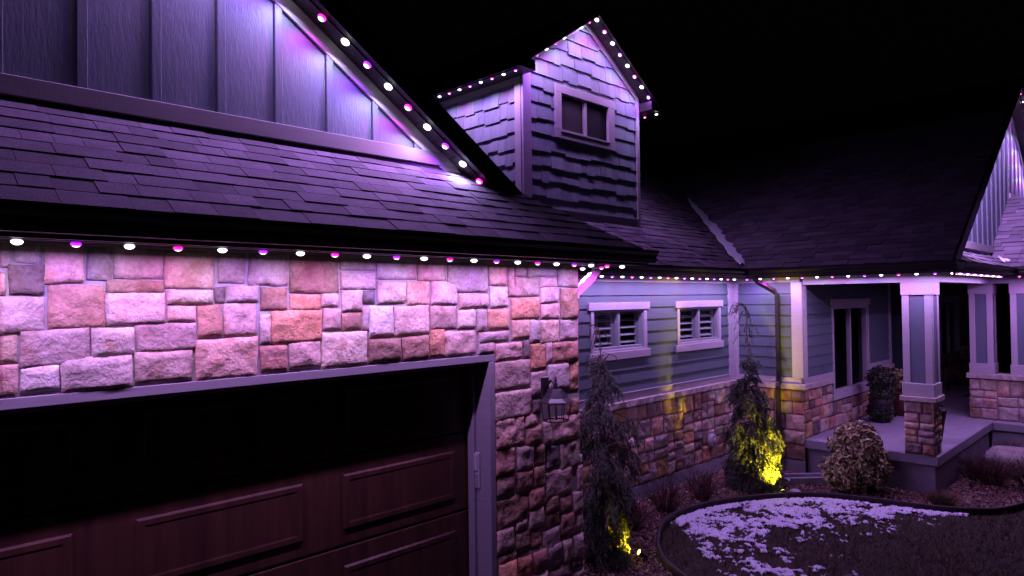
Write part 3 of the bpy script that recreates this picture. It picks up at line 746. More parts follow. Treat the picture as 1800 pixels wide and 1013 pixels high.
# entry porch roof running towards the street
X2, R2 = 14.6, 16.75; z2 = ZE + SL * (R2 - X2)
er = MB().prism([(X2, ZE), (R2, z2), (2 * R2 - X2, ZE), (2 * R2 - X2, ZE - .15), (R2, z2 - .17), (X2, ZE - .15)], 'y', -1, 2.619).build('entry_roof', 'roofsheet', house)
shingle_field(roof_x(X2, ZE), -1, 2.62, 2.55, 'shingles', er, seed=5)
slab([(15.30, 3.50), (16.85, 3.50 + 1.55 * SL), (16.85, 3.62 + 1.55 * SL), (15.30, 3.62)], fq, .06, 0).build('step_trim', 'trim', wg)
box('ridge_trim', 'trim', wg, 16.75, 18.5, FG - .05, FG - .001, z2 + .02, z2 + .12)
eave_x(-1, YP - .03, X2, 15.28, house)

# ---- dormer
DX, DW, DY = 8.035, 1.345, 6.44
x0, x1 = DX - DW, DX + DW
dr, ds = 7.10, .667                 # ridge top, slope
zs = lambda x: dr - .155 - ds * abs(x - DX)       # soffit plane
dm = MB().prism([(x0, 3.3), (x1, 3.3), (x1, zs(x1)), (DX, zs(DX)), (x0, zs(x0))], 'y', DY, 11.5).build('dormer', 'siding_v', house)
fdm = face_y(DY); fds = face_x(x0)
DWN = (7.32, 8.725, 5.06, 5.835)
def shakes(f, u0, u1, zb, zt_, parent, hole=None, cuts=(), seed=1):
    r = random.Random(seed); e = .2165; z = 5.689 - e * 9
    while z < zt_:
        u = u0 + r.uniform(-.15, 0); st = r.uniform(-.008, .008)
        while u < u1:
            w = r.choice([.14, .2, .26, .32]); dz = r.choice([0, .022, .03, -.008])
            R = [(max(u, u0) + .0025, min(u + w, u1) - .0025, z + dz, z + e + .045)]
            if hole: R = [q for a in R for q in minus(a, hole)]
            for q in R:
                if q[1] - q[0] < .02 or q[3] - q[2] < .03: continue
                P = rect(*q)
                for c in cuts: P = clip(P, *c) if P else P
                if not P or max(p[1] for p in P) < zb: continue
                P = clip(P, 0, -1, -zb)
                if not P: continue
                th = r.uniform(.026, .034)
                o = slab(P, f, lambda uu, vv, b=z, t=th: max(.004, t - (vv - b) * .115), 0).build('shake', 'shake', parent)
                k = r.uniform(.85, 1.15); o.color = (k, k, k, 1)
            u += w
        z += e
shakes(fdm, x0 + .13, x1 - .05, 3.95, 7, dm, DWN, [(ds, 1, zs(DX) + ds * DX - .01), (-ds, 1, zs(DX) - ds * DX - .01)], 61)
shakes(fds, DY + .1, 9.3, 3.9, 5.72, dm, None, [(-SL, -1, 9)], 62)
slab(rect(x0 - .032, x0 + .13, 3.7, zs(x0) - .0), fdm, .042, 0).build('corner_board', 'trim', dm, bevel=.004)
slab(rect(DY + .001, DY + .12, 3.7, 5.86), fds, .040, 0).build('corner_board', 'trim', dm, bevel=.004)
slab(rect(x1 - .05, x1 + .03, 3.7, zs(x1)), fdm, .042, 0).build('corner_board', 'trim', dm, bevel=.004)
slab(rect(x0 + .131, x1 - .051, 3.9, 4.015), fdm, .04, 0).build('base_trim', 'trim', dm, bevel=.004)
slab(rect(x0 + .131, x1 - .051, 4.016, 4.03), fdm, .052, 0).build('drip_cap', 'trim', dm)
slab(rect(DY + .121, 10.5, 5.72, 5.86), fds, .038, 0).build('frieze_board', 'trim', dm)
for s in (-1, 1):
    P = [(DX, zs(DX)), (DX + s * DW, zs(x1)), (DX + s * DW, zs(x1) - .1), (DX, zs(DX) - .1)]
    slab(P if s > 0 else P[::-1], fdm, .044 if s > 0 else .0445, 0).build('rake_trim', 'trim', dm)
# dormer window
w = MB()
for r in minus(DWN, (7.455, 8.565, 5.18, 5.715)): slab(rect(*r), fdm, .05, 0, w)
dwin = w.build('dormer_window', 'trim', house, bevel=.004)
slab(rect(7.43, 8.59, 5.155, 5.178), fdm, .06, 0).build('sill', 'trim', dwin)
slab(rect(8.0, 8.05, 5.18, 5.715), fdm, .03, 0).build('mullion', 'trim', dwin)
for r in minus((7.4555, 7.9995, 5.1805, 5.7145), (7.48, 7.97, 5.2, 5.69)): slab(rect(*r), fdm, .02, 0).build('sash', 'trim', dwin)
obj('insect_screen', [fdm(*p, .012) for p in rect(7.4805, 7.9695, 5.2005, 5.6895)], [(0, 1, 2, 3)], 'screen', dwin)
obj('pane', [fdm(*p, .022) for p in rect(8.0505, 8.5645, 5.1805, 5.7145)], [(0, 1, 2, 3)], 'glass', dwin)
obj('black_backing', [fdm(*p, .004) for p in rect(8.0505, 8.5645, 5.1805, 5.7145)], [(0, 1, 2, 3)], 'black', dwin)  # black sheet close behind the pane, painted in place of interior shade
# dormer roof
XO = 1.67
MB().prism([(DX - XO, dr - ds * XO), (DX, dr), (DX + XO, dr - ds * XO), (DX + XO, dr - ds * XO - .15), (DX, dr - .155), (DX - XO, dr - ds * XO - .15)], 'y', 6.16, 11.8).build('dormer_roof', 'roofsheet', house)
for s in (-1, 1):
    rake(*((DX - XO, dr - ds * XO, DX, dr) if s < 0 else (DX, dr, DX + XO, dr - ds * XO)), 6.13, 6.158, .175, house)
    e0, e1 = sorted((DX + s * (DW + .034), DX + s * (XO + .01)))
    box('boxed_eave', 'dark', house, e0, e1, 6.159, 11.0, 5.80, dr - ds * XO - .05)
for i in range(10):
    xa = DX + .02 + 1.6 * i / 10; xb = xa + .152
    MB().prism([(xa, zs(xa) - .001), (xb, zs(xb) - .001), (xb, zs(xb) - .014), (xa, zs(xa) - .014)], 'y', 6.16, 6.39).build('soffit_plank', 'soffit', house)
    MB().prism([(2 * DX - xb, zs(xb) - .001), (2 * DX - xa, zs(xa) - .001), (2 * DX - xa, zs(xa) - .014), (2 * DX - xb, zs(xb) - .014)], 'y', 6.16, 6.39).build('soffit_plank', 'soffit', house)

# ---- snow left in the valleys
def valley_snow(p, q, up_l, up_r, w0, w1, label, seed):
    r = random.Random(seed); n = 34; V = []; p, q = Vector(p), Vector(q)
    for i in range(n + 1):
        t = i / n; c = p.lerp(q, t); w = (w0 * (1 - t) + w1 * t)
        a = w * r.uniform(.55, 1.15); b = w * r.uniform(.55, 1.15)
        k = .3 + .7 * min(1, t * 8, (1 - t) * 6)
        V += [c + Vector(up_l) * a * k + Vector((0, 0, .012)), c + Vector(up_l) * a * .5 * k + Vector((0, 0, .045)), c + Vector((0, 0, .05)), c + Vector(up_r) * b * .5 * k + Vector((0, 0, .045)), c + Vector(up_r) * b * k + Vector((0, 0, .012))]
    Fc = [(i * 5 + k, i * 5 + k + 1, i * 5 + k + 6, i * 5 + k + 5) for i in range(n) for k in range(4)]
    return tag(obj('snow', V, Fc, 'snow', smooth=True), label, 'snow', kind='stuff')
valley_snow((10.98, 5.44, 3.27), (13.4, 7.86, 4.885), (-1, 0, 0), (0, -1, 0), .17, .11, 'strip of old snow lying in the roof valley beside the dormer', 5)
valley_snow((14.72, 2.36, 3.27), (15.25, 2.62, 3.50), (-1, 0, 0), (0, -1, 0), .16, .07, 'small snow streak in the valley above the porch corner', 6)

# ------------------------------------------------------------------ string lights
def dome(name, m):
    mb = MB().lathe((0, 0, 0), [(.014, .0), (.0235, -.004), (.0265, -.010), (.0255, -.016), (.019, -.0235), (.010, -.028), (.003, -.029)], 12)
    me = bpy.data.meshes.new(name); me.from_pydata(mb.V, [], mb.F); me.materials.append(M[m + '_rim']); me.materials.append(M[m]); me.materials.append(M['lamp_bloom']); me.update()
    for p_ in me.polygons:
        p_.material_index = 2 if p_.center.z < -.0205 else (1 if p_.center.z < -.0125 else 0)  # bright centre and coloured rim imitate lens bloom
    me.polygons.foreach_set('use_smooth', [True] * len(me.polygons)); return me
DOME = {'w': dome('bulb_white', 'lamp_w'), 'p': dome('bulb_purple', 'lamp_p'), 'm': dome('bulb_magenta', 'lamp_m')}
LAMP = {}
for sp_, pw_ in ((180, 1.0), (150, 1.15), (140, 1.15), (155, 2.0)):        # beam angle of the led lens, relative power
    for k, c in (('w', C_WHITE), ('p', C_PURPLE), ('m', C_MAGENTA)):
        l = bpy.data.lights.new('led_' + k, 'AREA'); l.shape = 'DISK'; l.size = .03; l.color = c; l.spread = math.radians(sp_)
        l.energy = LIGHT_W * pw_ * {'w': 1.0, 'p': .85, 'm': .72}[k]; LAMP[k, sp_] = l
GRP = 'strings of white, purple and magenta eave lights'
def string(pts, pat, label, tilt=None, n0=0, group=GRP, beam=180, size=.9):  # larger size imitates bloom around the bulbs
    """pts: bulb positions on the soffit; track runs between them."""
    s = thing('string_light', label, 'string lights', pts[0], group)
    d = Vector(pts[-1]) - Vector(pts[0]); L_ = d.length; d = d.normalized() if L_ > 0 else Vector((1, 0, 0))
    side = d.cross(Vector((0, 0, 1))).normalized() * .014; up = side.cross(d).normalized()
    up = up if up.z > 0 else -up
    a, b = Vector(pts[0]) - d * .06, Vector(pts[-1]) + d * .06
    V = []
    for p in (a, b): V += [p - side, p + side, p + side + up * .013, p - side + up * .013]
    obj('track', V, [(0, 1, 2, 3), (7, 6, 5, 4), (0, 4, 5, 1), (1, 5, 6, 2), (2, 6, 7, 3), (3, 7, 4, 0)], 'dark', s)
    rot = Vector((0, 0, 1)).rotation_difference(up)
    for i, p in enumerate(pts):
        k = pat[(i + n0) % len(pat)]
        p = Vector(p) - up * .0005
        o = link('bulb', DOME[k], None, s, loc=p); o.rotation_mode = 'QUATERNION'; o.rotation_quaternion = rot; o.scale = (size,) * 3
        lo = bpy.data.objects.new('led_lamp', LAMP[k, beam]); COL.objects.link(lo); lo.parent = s
        lo.rotation_mode = 'QUATERNION'; lo.rotation_quaternion = Vector((0, 0, 1)).rotation_difference((up + Vector((0, 0, .8))).normalized()); lo.location = p - up * (.004 + .030 * size) - WL[s.name]
    return s
PAT = 'wmwp'
zl = 3.047
string([(5.129 - .227 * i, 3.70, zl) for i in range(28)], PAT, 'nearest row of white and purple eave lights above the garage stone')
string([(5.129, 3.71 + .227 * i, zl) for i in range(1, 8)], PAT, 'short row of eave lights running back behind the garage corner', n0=1)
string([(6.905 + .2268 * i, 5.47, zl) for i in range(18)], PAT, 'row of eave lights above the two small siding windows', n0=1)
string([(10.99, 5.36 - .232 * i, zl) for i in range(13)], PAT, 'row of eave lights over the downspout and open porch beam', n0=3)
string([(11.15 + .227 * i, 2.40, zl) for i in range(16)], PAT, 'tightly foreshortened row of eave lights right of the front porch post')
string([(14.69, 2.16 - .227 * i, zl) for i in range(9)], PAT, 'row of eave lights on the entry porch at the right edge', n0=1)
def rake_pts(x0, y, z0, dx, slope, n, off=0): return [(x0 + dx * (i + off), y, z0 - slope * abs(dx) * (i + off)) for i in range(n)]
zr = lambda x: ZE + SL * (XE - x) - .171 - .014 - .012
string([(4.04 - .1898 * i, 4.42, zr(4.04 - .1898 * i)) for i in range(18)], 'mwpw', 'row of bright lights climbing the garage gable rake', beam=150, size=1.25)
zd = lambda x: zs(x) - .014 - .014
string([(DX + .03 + .1905 * i, 6.2, zd(DX + .03 + .1905 * i)) for i in range(8)], PAT, 'row of lights down the right rake of the dormer', beam=180, size=1.2)
string([(DX - .16 - .1905 * i, 6.2, zd(DX - .16 - .1905 * i)) for i in range(7)], PAT, 'row of lights on the left rake of the dormer, seen edge on', n0=1, beam=150)
string([(6.40, 6.28 + .227 * i, 5.785) for i in range(9)], 'pwmw', 'row of lights under the left eave of the dormer', beam=150)
string([(9.66, 6.23 + .227 * i, 5.785) for i in range(7)], PAT, 'few lights turning the corner under the right dormer eave')
zw = lambda x: wz - SL * abs(x - WX) - .185 - .014
string([(WX - .05 + .1905 * i, 2.375, zw(WX - .05 + .1905 * i)) for i in range(14)], PAT, 'lights at the peak of the far porch gable', beam=155)
string([(WX - .24 - .1905 * i, 2.45, zw(WX - .24 - .1905 * i)) for i in range(22)], PAT, 'hidden row of lights on the left rake of the far porch gable', n0=1, beam=155)

# ------------------------------------------------------------------ fixtures on the walls
lan = thing('wall_lantern', 'unlit black wall lantern with glass panes on the garage stone', 'wall light', (4.33, 3.93, 1.72))
MB().box(4.275, 4.375, 3.93, 3.955, 1.90, 2.09).build('back_plate', 'iron', lan, bevel=.012)
cxl, cyl = 4.29, 3.79
pts = [(4.325, 3.93, 1.98), (4.325, 3.90, 2.03), (4.32, 3.87, 2.06), (4.31, 3.84, 2.05), (4.30, 3.81, 2.02), (4.29, 3.79, 2.03)]
MB().tube(pts, .010).tube([(4.325, 3.93, 1.99), (4.32, 3.90, 1.965), (4.315, 3.875, 1.98), (4.317, 3.885, 2.005), (4.32, 3.90, 2.0)], .007).build('scroll_arm', 'iron', lan, smooth=True)
MB().lathe((cxl, cyl, 0), [(.145, 1.885), (.14, 1.897), (.105, 1.925), (.08, 1.96), (.058, 1.99), (.03, 2.0)], 6, .26).build('lantern_roof', 'iron', lan)
MB().lathe((cxl, cyl, 0), [(.02, 2.0), (.012, 2.02), (.018, 2.035), (.008, 2.05), (.013, 2.07), (.003, 2.11)], 10).build('finial', 'iron', lan, smooth=True)
fr = MB(); hx = []
for k in range(6):
    t = 2 * math.pi * k / 6 + .26; hx.append((math.cos(t), math.sin(t)))
for k in range(6):
    a, b = hx[k], hx[(k + 1) % 6]
    P0 = lambda q, r, z: (cxl + q[0] * r, cyl + q[1] * r, z)
    fr.tube([P0(a, .125, 1.886), P0(a, .105, 1.735)], .0055, 4); fr.tube([P0(a, .105, 1.735), P0(b, .105, 1.735)], .0065, 4)
    fr.tube([P0(a, .125, 1.884), P0(b, .125, 1.884)], .005, 4)
    obj('glass_pane', [P0(a, .123, 1.884), P0(b, .123, 1.884), P0(b, .104, 1.737), P0(a, .104, 1.737)], [(0, 1, 2, 3)], 'lampglass', lan)
fr.build('lantern_frame', 'iron', lan)
MB().lathe((cxl, cyl, 0), [(.012, 1.74), (.012, 1.80), (.008, 1.84), (.001, 1.865)], 8).build('candle_bulb', 'shutter', lan, smooth=True)

kp = thing('keypad', 'pale garage door keypad on the inner side of the door jamb', 'keypad', (3.715, 4.135, 1.22))
MB().box(3.700, 3.7175, 4.105, 4.165, 1.225, 1.52).build('housing', 'plastic', kp, bevel=.006)
box('cover', 'plastic', kp, 3.688, 3.6995, 4.112, 4.158, 1.37, 1.505, bevel=.004)
for i in range(5):
    for j in range(2): box('button', 'shutter', kp, 3.694, 3.6996, 4.115 + j * .022, 4.132 + j * .022, 1.24 + i * .022, 1.255 + i * .022)

vt_ = thing('wall_vent', 'round white vent cap on the stone wainscot', 'vent', (10.33, 5.69, .28))
def disc_y(c, prof, name, m, parent):
    V = []; n = 20
    for r, y in prof:
        for k in range(n): t = 2 * math.pi * k / n; V.append((c[0] + r * math.cos(t), c[1] - y, c[2] + r * math.sin(t)))
    Fc = [(i * n + k, i * n + (k + 1) % n, (i + 1) * n + (k + 1) % n, (i + 1) * n + k) for i in range(len(prof) - 1) for k in range(n)] + [tuple(range((len(prof) - 1) * n, len(prof) * n))]
    return obj(name, V, Fc, m, parent, smooth=False)
disc_y((10.33, 5.70, .37), [(.115, -.02), (.115, .03), (.105, .045), (.085, .05)], 'vent_cap', 'plastic', vt_)
disc_y((10.33, 5.65, .37), [(.05, -.005), (.05, .02), (.04, .026)], 'vent_hub', 'plastic', vt_)

# ------------------------------------------------------------------ plants
def tri_mesh(name, tris, m, parent=None):
    A = np.concatenate(tris) if isinstance(tris, list) else tris
    V = A.reshape(-1, 3); c = np.array([(V[:, 0].min() + V[:, 0].max()) / 2, (V[:, 1].min() + V[:, 1].max()) / 2, V[:, 2].min()])
    me = bpy.data.meshes.new(name); n = len(V)
    me.vertices.add(n); me.vertices.foreach_set('co', (V - c).ravel()); me.loops.add(n); me.loops.foreach_set('vertex_index', np.arange(n))
    me.polygons.add(n // 3); me.polygons.foreach_set('loop_start', np.arange(0, n, 3)); me.update(calc_edges=True)
    return link(name, me, m, parent, loc=c)
def sprig(p, d, L_, nn, nl, r):
    """bottle-brush twig: needles (thin triangles) all round a drooping axis."""
    d = np.array(d) / np.linalg.norm(d); t = r.uniform(0, 1, nn)
    bend = np.array([0, 0, -1.]) * L_ * .35
    c = np.array(p) + np.outer(t, d * L_) + np.outer(t * t, bend)
    v = r.normal(size=(nn, 3)); v -= np.outer(v @ d, d); v /= np.linalg.norm(v, axis=1)[:, None]
    ax = d + bend / L_ * 1.2
    dirn = v * .8 + ax * .75; dirn /= np.linalg.norm(dirn, axis=1)[:, None]
    sd = np.cross(dirn, r.normal(size=(nn, 3))); sd /= np.linalg.norm(sd, axis=1)[:, None] + 1e-9
    l = nl * r.uniform(.7, 1.2, nn)[:, None]; w = nl * .17
    return np.stack([c - sd * w, c + sd * w, c + dirn * l], 1)
def spruce(base, H, prof, label, n, seed, nl, L0, lean, whip):
    r = np.random.default_rng(seed); b = np.array(base)
    t0 = thing('spruce_tree', label, 'tree', base, 'weeping spruces in the planting bed')
    axis = lambda t: b + np.array([lean[0] * t + .02 * math.sin(t * 7), lean[1] * t, H * t])
    top = axis(1.0)
    MB().tube([axis(t) for t in np.linspace(0, 1, 9)], [.035 * (1 - .85 * t) + .003 for t in np.linspace(0, 1, 9)], 7).build('trunk', 'bark', t0, smooth=True)
    T = []; br = MB(); nb = n // 16
    pk = max(prof(t) for t in np.linspace(0, 1, 40))
    for i in range(nb):
        while True:
            t = r.uniform(.03, 1)
            if r.uniform(0, 1) < .25 + .75 * prof(t) / pk: break
        if i % 6 == 0: t = r.uniform(.05, .22)
        a = r.uniform(0, 2 * math.pi); R_ = prof(t) * r.choice([.62, .85, 1.0, 1.1, 1.2]); c = axis(t); o = np.array([math.cos(a), math.sin(a), 0])
        tip = c + o * R_ + np.array([0, 0, -.10 * R_]); low = tip + np.array([0, 0, -r.uniform(.10, .30) * min(1, R_ / .2)]) + o * .03
        br.tube([c, c + o * R_ * .5 + np.array([0, 0, .05]), tip, low], [.009, .007, .005, .002], 4)
        for k in range(34):
            q = r.uniform(0, 1)
            if q < .4: p = c + (tip - c) * r.uniform(.25, 1) + r.normal(size=3) * np.array([.03, .03, .015])
            else: p = tip + (low - tip) * r.uniform(0, 1) + r.normal(size=3) * np.array([.034, .034, .02])
            d = o * .45 + np.array([0, 0, -.9]) + r.normal(size=3) * .28
            T.append(sprig(p, d, L0 * r.uniform(.6, 1.0), 34, nl, r))
    # whip leaders with bare drooping branchlets
    for (pts, k) in whip:
        P = [top + np.array(q) for q in pts]; br.tube(P, list(np.linspace(.008, .003, len(P))), 5)
        for j in range(k):
            s = r.uniform(.1, 1) * (len(P) - 1); i0 = min(int(s), len(P) - 2); c = P[i0] + (P[i0 + 1] - P[i0]) * (s - i0); a = r.uniform(0, 6.28)
            o = np.array([math.cos(a), math.sin(a), 0]); L_ = r.uniform(.10, .22)
            br.tube([c, c + o * L_ * .45 + np.array([0, 0, .02]), c + o * L_ * .75 + np.array([0, 0, -.05]), c + o * L_ * .85 + np.array([0, 0, -.14])], [.004, .0035, .003, .002], 4)
            T.append(sprig(c + o * L_ * .4, o * .5 + np.array([0, 0, -.6]), L_ * .9, 26, nl, r))
    br.build('branches', 'bark', t0)
    T = np.concatenate(T); T[:, :, 2] = np.maximum(T[:, :, 2], b[2] + .02)
    tag(tri_mesh('needles', T, 'needle', t0), kind='stuff')
    return t0
def pf1(t):
    return np.interp(t, [0, .1, .2, .32, .45, .70, .79, .83, .90, 1], [.12, .15, .20, .25, .27, .28, .22, .06, .12, .03])
spruce((6.02, 4.62, -.2), 2.28, pf1, 'nearer dark weeping spruce beside the garage stone corner', 1700, 3, .028, .11, (.0, .05),
       [([(0, 0, 0), (.02, 0, .12), (.0, 0, .25), (-.04, .02, .36), (-.09, .04, .38), (-.12, .05, .33)], 9), ([(0, 0, -.1), (.08, -.06, .05), (.15, -.1, .02), (.2, -.13, -.12)], 4)])
def pf2(t):
    return np.interp(t, [0, .1, .22, .3, .45, .6, .66, .72, .8, .87, 1], [.26, .30, .31, .24, .31, .27, .13, .24, .20, .07, .02])
spruce((9.93, 4.78, -.2), 2.0, pf2, 'yellow uplit weeping spruce beside the brown downspout', 1900, 4, .034, .11, (-.05, .05),
       [([(0, 0, 0), (0, 0, .2), (-.02, .01, .42), (0, 0, .62), (-.03, .02, .76), (-.08, .06, .84), (-.14, .08, .84)], 26)])

def uplight(p, aim, label, watts, spread):
    u = thing('garden_spotlight', label, 'garden light', p, 'uplights at the spruces')
    a = Vector(aim) - Vector(p); a = a.normalized(); q = Vector(p)
    MB().tube([q, q + Vector((0, 0, .09))], .009).build('stake', 'iron', u)
    h0 = q + Vector((0, 0, .10)); MB().tube([h0 - a * .05, h0 + a * .04, h0 + a * .062], [.026, .033, .036], 10, True).build('lamp_head', 'iron', u)
    MB().tube([h0 + a * .0625, h0 + a * .066], .028, 10).build('lens', 'spot_y', u)
    l = bpy.data.lights.new('uplight', 'SPOT'); l.energy = watts; l.color = (1, .68, .025); l.spot_size = spread; l.spot_blend = 1; l.shadow_soft_size = .03
    o = bpy.data.objects.new('spot_lamp', l); COL.objects.link(o); o.parent = u; o.location = h0 + a * .08 - Vector(p)
    o.rotation_mode = 'QUATERNION'; o.rotation_quaternion = Vector((0, 0, -1)).rotation_difference(a)
uplight((6.36, 4.36, -.19), (6.07, 4.61, .06), 'yellow garden spotlight at the foot of the nearer spruce', 330, 1.4)
uplight((9.66, 4.20, -.19), (9.93, 4.76, .50), 'yellow garden spotlight at the foot of the farther spruce', 540, 1.5)

def leaf_tris(C, Nrm, L_, W_, r):
    n = len(C); t = r.normal(size=(n, 3)); t -= (t * Nrm).sum(1)[:, None] * Nrm; t /= np.linalg.norm(t, axis=1)[:, None]
    s = np.cross(Nrm, t); l = (L_ * r.uniform(.7, 1.25, n))[:, None]; w = (W_ * r.uniform(.7, 1.2, n))[:, None]
    a = C - t * l * .5; b = C + t * l * .5 - Nrm * l * .12; m1 = C + s * w * .5 + Nrm * w * .15; m2 = C - s * w * .5 + Nrm * w * .15
    return np.concatenate([np.stack([a, m1, b], 1), np.stack([a, b, m2], 1)], 1).reshape(-1, 3, 3)
def leafy(name, label, cat, base, blobs, n, m, seed, L_=.07, W_=.035, stems=True, group=None):
    r = np.random.default_rng(seed); s = thing(name, label, cat, base, group); T = []; b = np.array(base)
    tot = sum(q[1] ** 2 for q in blobs)
    for (c, R_, sq) in blobs:
        k = int(n * R_ ** 2 / tot); d = r.normal(size=(k, 3)); d /= np.linalg.norm(d, axis=1)[:, None]
        rad = R_ * r.uniform(.55, 1.05, k) ** .6 * (1 + .14 * np.sin(d[:, 0] * 6 + d[:, 2] * 5 + seed))
        C = b + np.array(c) + d * rad[:, None] * np.array([1, 1, sq]); Nn = d + r.normal(size=(k, 3)) * .55; Nn[:, 2] += .3
        Nn /= np.linalg.norm(Nn, axis=1)[:, None]; T.append(leaf_tris(C, Nn, L_, W_, r))
    if stems:
        mb = MB()
        for i in range(16):
            q = blobs[i % len(blobs)]; a = r.uniform(0, 6.28); e = b + np.array(q[0]) + np.array([math.cos(a), math.sin(a), .4]) * q[1] * .75
            mb.tube([b + np.array([math.cos(a) * .05, math.sin(a) * .05, 0]), b + (e - b) * .5 + r.normal(size=3) * .03, e], [.01, .007, .003], 5)
        mb.build('stems', 'bark', s)
    tag(tri_mesh('leaves', T, m, s), kind='stuff'); return s
leafy('leafy_shrub', 'rounded tan and green leafy shrub in front of the porch slab', 'shrub', (10.78, 3.60, -.2),
      [((0, 0, .66), .36, .85), ((-.20, .10, .38), .30, .85), ((.04, -.12, .42), .32, .9), ((.04, .02, .26), .32, .8), ((.02, 0, .86), .26, .75)], 4800, 'leaf', 8, .09, .05)

def twiggy(name, label, cat, base, R_, H, n, seed, m='twig', group=None, straight=False):
    r = np.random.default_rng(seed); s = thing(name, label, cat, base, group); b = np.array(base); mb = MB()
    for i in range(n):
        a = r.uniform(0, 6.28); q = r.uniform(.1, 1) ** .7; e = b + np.array([math.cos(a) * R_ * q, math.sin(a) * R_ * q, H * r.uniform(.6, 1) * (1 - .35 * q * q)])
        o = b + np.array([math.cos(a), math.sin(a), 0]) * r.uniform(.0, .08); mid = o + (e - o) * .5 + np.array([0, 0, H * .12]) + r.normal(size=3) * .02
        rr = .0035
        mb.tube([o, mid, e], [rr * 1.3, rr, rr * .5], 3, False)
        for j in range(0 if straight else 3):
            t = r.uniform(.3, .9); c = o + (e - o) * t + np.array([0, 0, H * .1 * math.sin(t * 3.1)]); f_ = c + (e - o) * r.uniform(.2, .35) + r.normal(size=3) * .06
            mb.tube([c, f_], [rr * .8, rr * .4], 3, False)
    tag(mb.build('stems', m, s), kind='stuff'); return s
TG = 'leafless twiggy bushes along the house'
twiggy('bare_bush', 'leafless reddish bush below the wainscot, middle one of the row', 'bush', (8.02, 5.12, -.2), .33, .48, 90, 21, group=TG)
twiggy('bare_bush', 'leafless bush below the wainscot, nearest the round vent', 'bush', (8.86, 5.05, -.2), .34, .50, 90, 22, group=TG)
twiggy('bare_bush', 'low leafless bush just right of the nearer spruce', 'bush', (7.15, 5.10, -.2), .34, .42, 90, 23, group=TG)
twiggy('bare_bush', 'tangled reddish bush in front of the pale boulder', 'bush', (12.5, 2.25, -.2), .50, .52, 150, 24, group=TG)
twiggy('bare_bush', 'tangled bush at the right edge below the boulder', 'bush', (12.6, 1.78, -.2), .42, .50, 120, 25, group=TG)
twiggy('bare_bush', 'small twiggy bush against the porch foundation', 'bush', (12.7, 2.52, -.2), .3, .35, 80, 27, group=TG)
twiggy('grass_tuft', 'low mound of dry ornamental grass near the edging', 'ornamental grass', (10.82, 2.50, -.2), .30, .28, 260, 26, 'straw', straight=True)
twiggy('grass_tuft', 'dry grass clump behind the pale boulder', 'ornamental grass', (15.0 - .35, 2.35, -.2), .3, .42, 160, 28, 'straw', straight=True)

# boulder
def boulder(label, c, R_, seed):
    V = []; Fc = []; n, mq = 20, 12
    for j in range(mq + 1):
        th = math.pi * j / mq
        for i in range(n):
            ph = 2 * math.pi * i / n; d = Vector((math.sin(th) * math.cos(ph), math.sin(th) * math.sin(ph), math.cos(th)))
            k = 1 + .28 * mnoise.noise(d * 1.6 + Vector((seed, 0, 0))) + .10 * mnoise.noise(d * 4 + Vector((0, seed, 0)))
            z = d.z * k; z = min(z, .75 + .1 * d.x)
            V.append((c[0] + d.x * R_[0] * k, c[1] + d.y * R_[1] * k, c[2] + z * R_[2]))
    for j in range(mq):
        for i in range(n): Fc.append((j * n + i, j * n + (i + 1) % n, (j + 1) * n + (i + 1) % n, (j + 1) * n + i))
    return tag(obj('boulder', V, Fc, 'boulder', smooth=True), label, 'boulder')
boulder('large pale flat topped boulder beside the porch', (13.6, 2.04, -.03), (.48, .52, .30), 3)

# splash block
sb = MB()
ca, sa = math.cos(-.75), math.sin(-.75)
def rotp(x, y, z): return (10.80 + x * ca - y * sa, 4.36 + x * sa + y * ca, z)
for x0_, x1_, y0_, y1_, z0_, z1_ in ((-.30, .30, -.14, .14, -.16, -.115), (-.30, .30, -.15, -.105, -.16, -.06), (-.30, .30, .105, .15, -.16, -.061), (.27, .31, -.104, .104, -.16, -.062)):
    b_ = MB().box(x0_, x1_, y0_, y1_, z0_, z1_); sb.add([rotp(*v) for v in b_.V], b_.F)
tag(sb.build('splash_block', 'concrete', bevel=.006), 'concrete splash block lying in the mulch below the brown downspout', 'splash block')

# things on the porch
def planter(label, base, prof, m, parts, group=None):
    p = thing('planter', label, 'planter', base, group)
    MB().lathe(base, prof, 18).build('pot', m, p, smooth=True)
    MB().lathe(base, [(prof[-1][0] * .92, prof[-1][1] - .03), (.001, prof[-1][1] - .02)], 12).build('soil', 'soil', p)
    r = np.random.default_rng(int(base[0] * 100)); T = []
    for (c, R_, k, mm, L_) in parts:
        d = r.normal(size=(k, 3)); d /= np.linalg.norm(d, axis=1)[:, None]; C = np.array(base) + np.array(c) + d * (R_ * r.uniform(.6, 1.05, k))[:, None]
        N_ = d + r.normal(size=(k, 3)) * .5; N_ /= np.linalg.norm(N_, axis=1)[:, None]
        tag(tri_mesh('foliage', [leaf_tris(C, N_, L_, L_ * .5, r)], mm, p), kind='stuff')
planter('tall black planter with dark evergreen ball topiary beside the porch window', (13.75, 4.15, .401), [(.15, 0), (.19, .25), (.20, .30), (.205, .42), (.19, .43)], 'darkpot', [((0, 0, .18), .24, 620, 'ivy', .09), ((0, 0, .48), .22, 520, 'ivy', .08), ((.04, 0, .78), .25, 620, 'ivy', .08)])
planter('reddish brown pot with dry bush behind the porch post', (14.75, 4.05, .401), [(.15, 0), (.19, .2), (.23, .42), (.24, .46), (.21, .47)], 'pot', [((0, 0, .66), .24, 420, 'leaf', .09)])
planter('dark urn with trailing plant tucked behind the stone pier', (12.35, 2.98, .401), [(.11, 0), (.13, .05), (.17, .35), (.20, .50), (.21, .53), (.18, .54)], 'darkpot', [((0, 0, .56), .14, 200, 'ivy', .06)])
bn = thing('garden_bench', 'small black iron garden bench on the porch beyond the post', 'bench', (19.75, 4.05, .40))
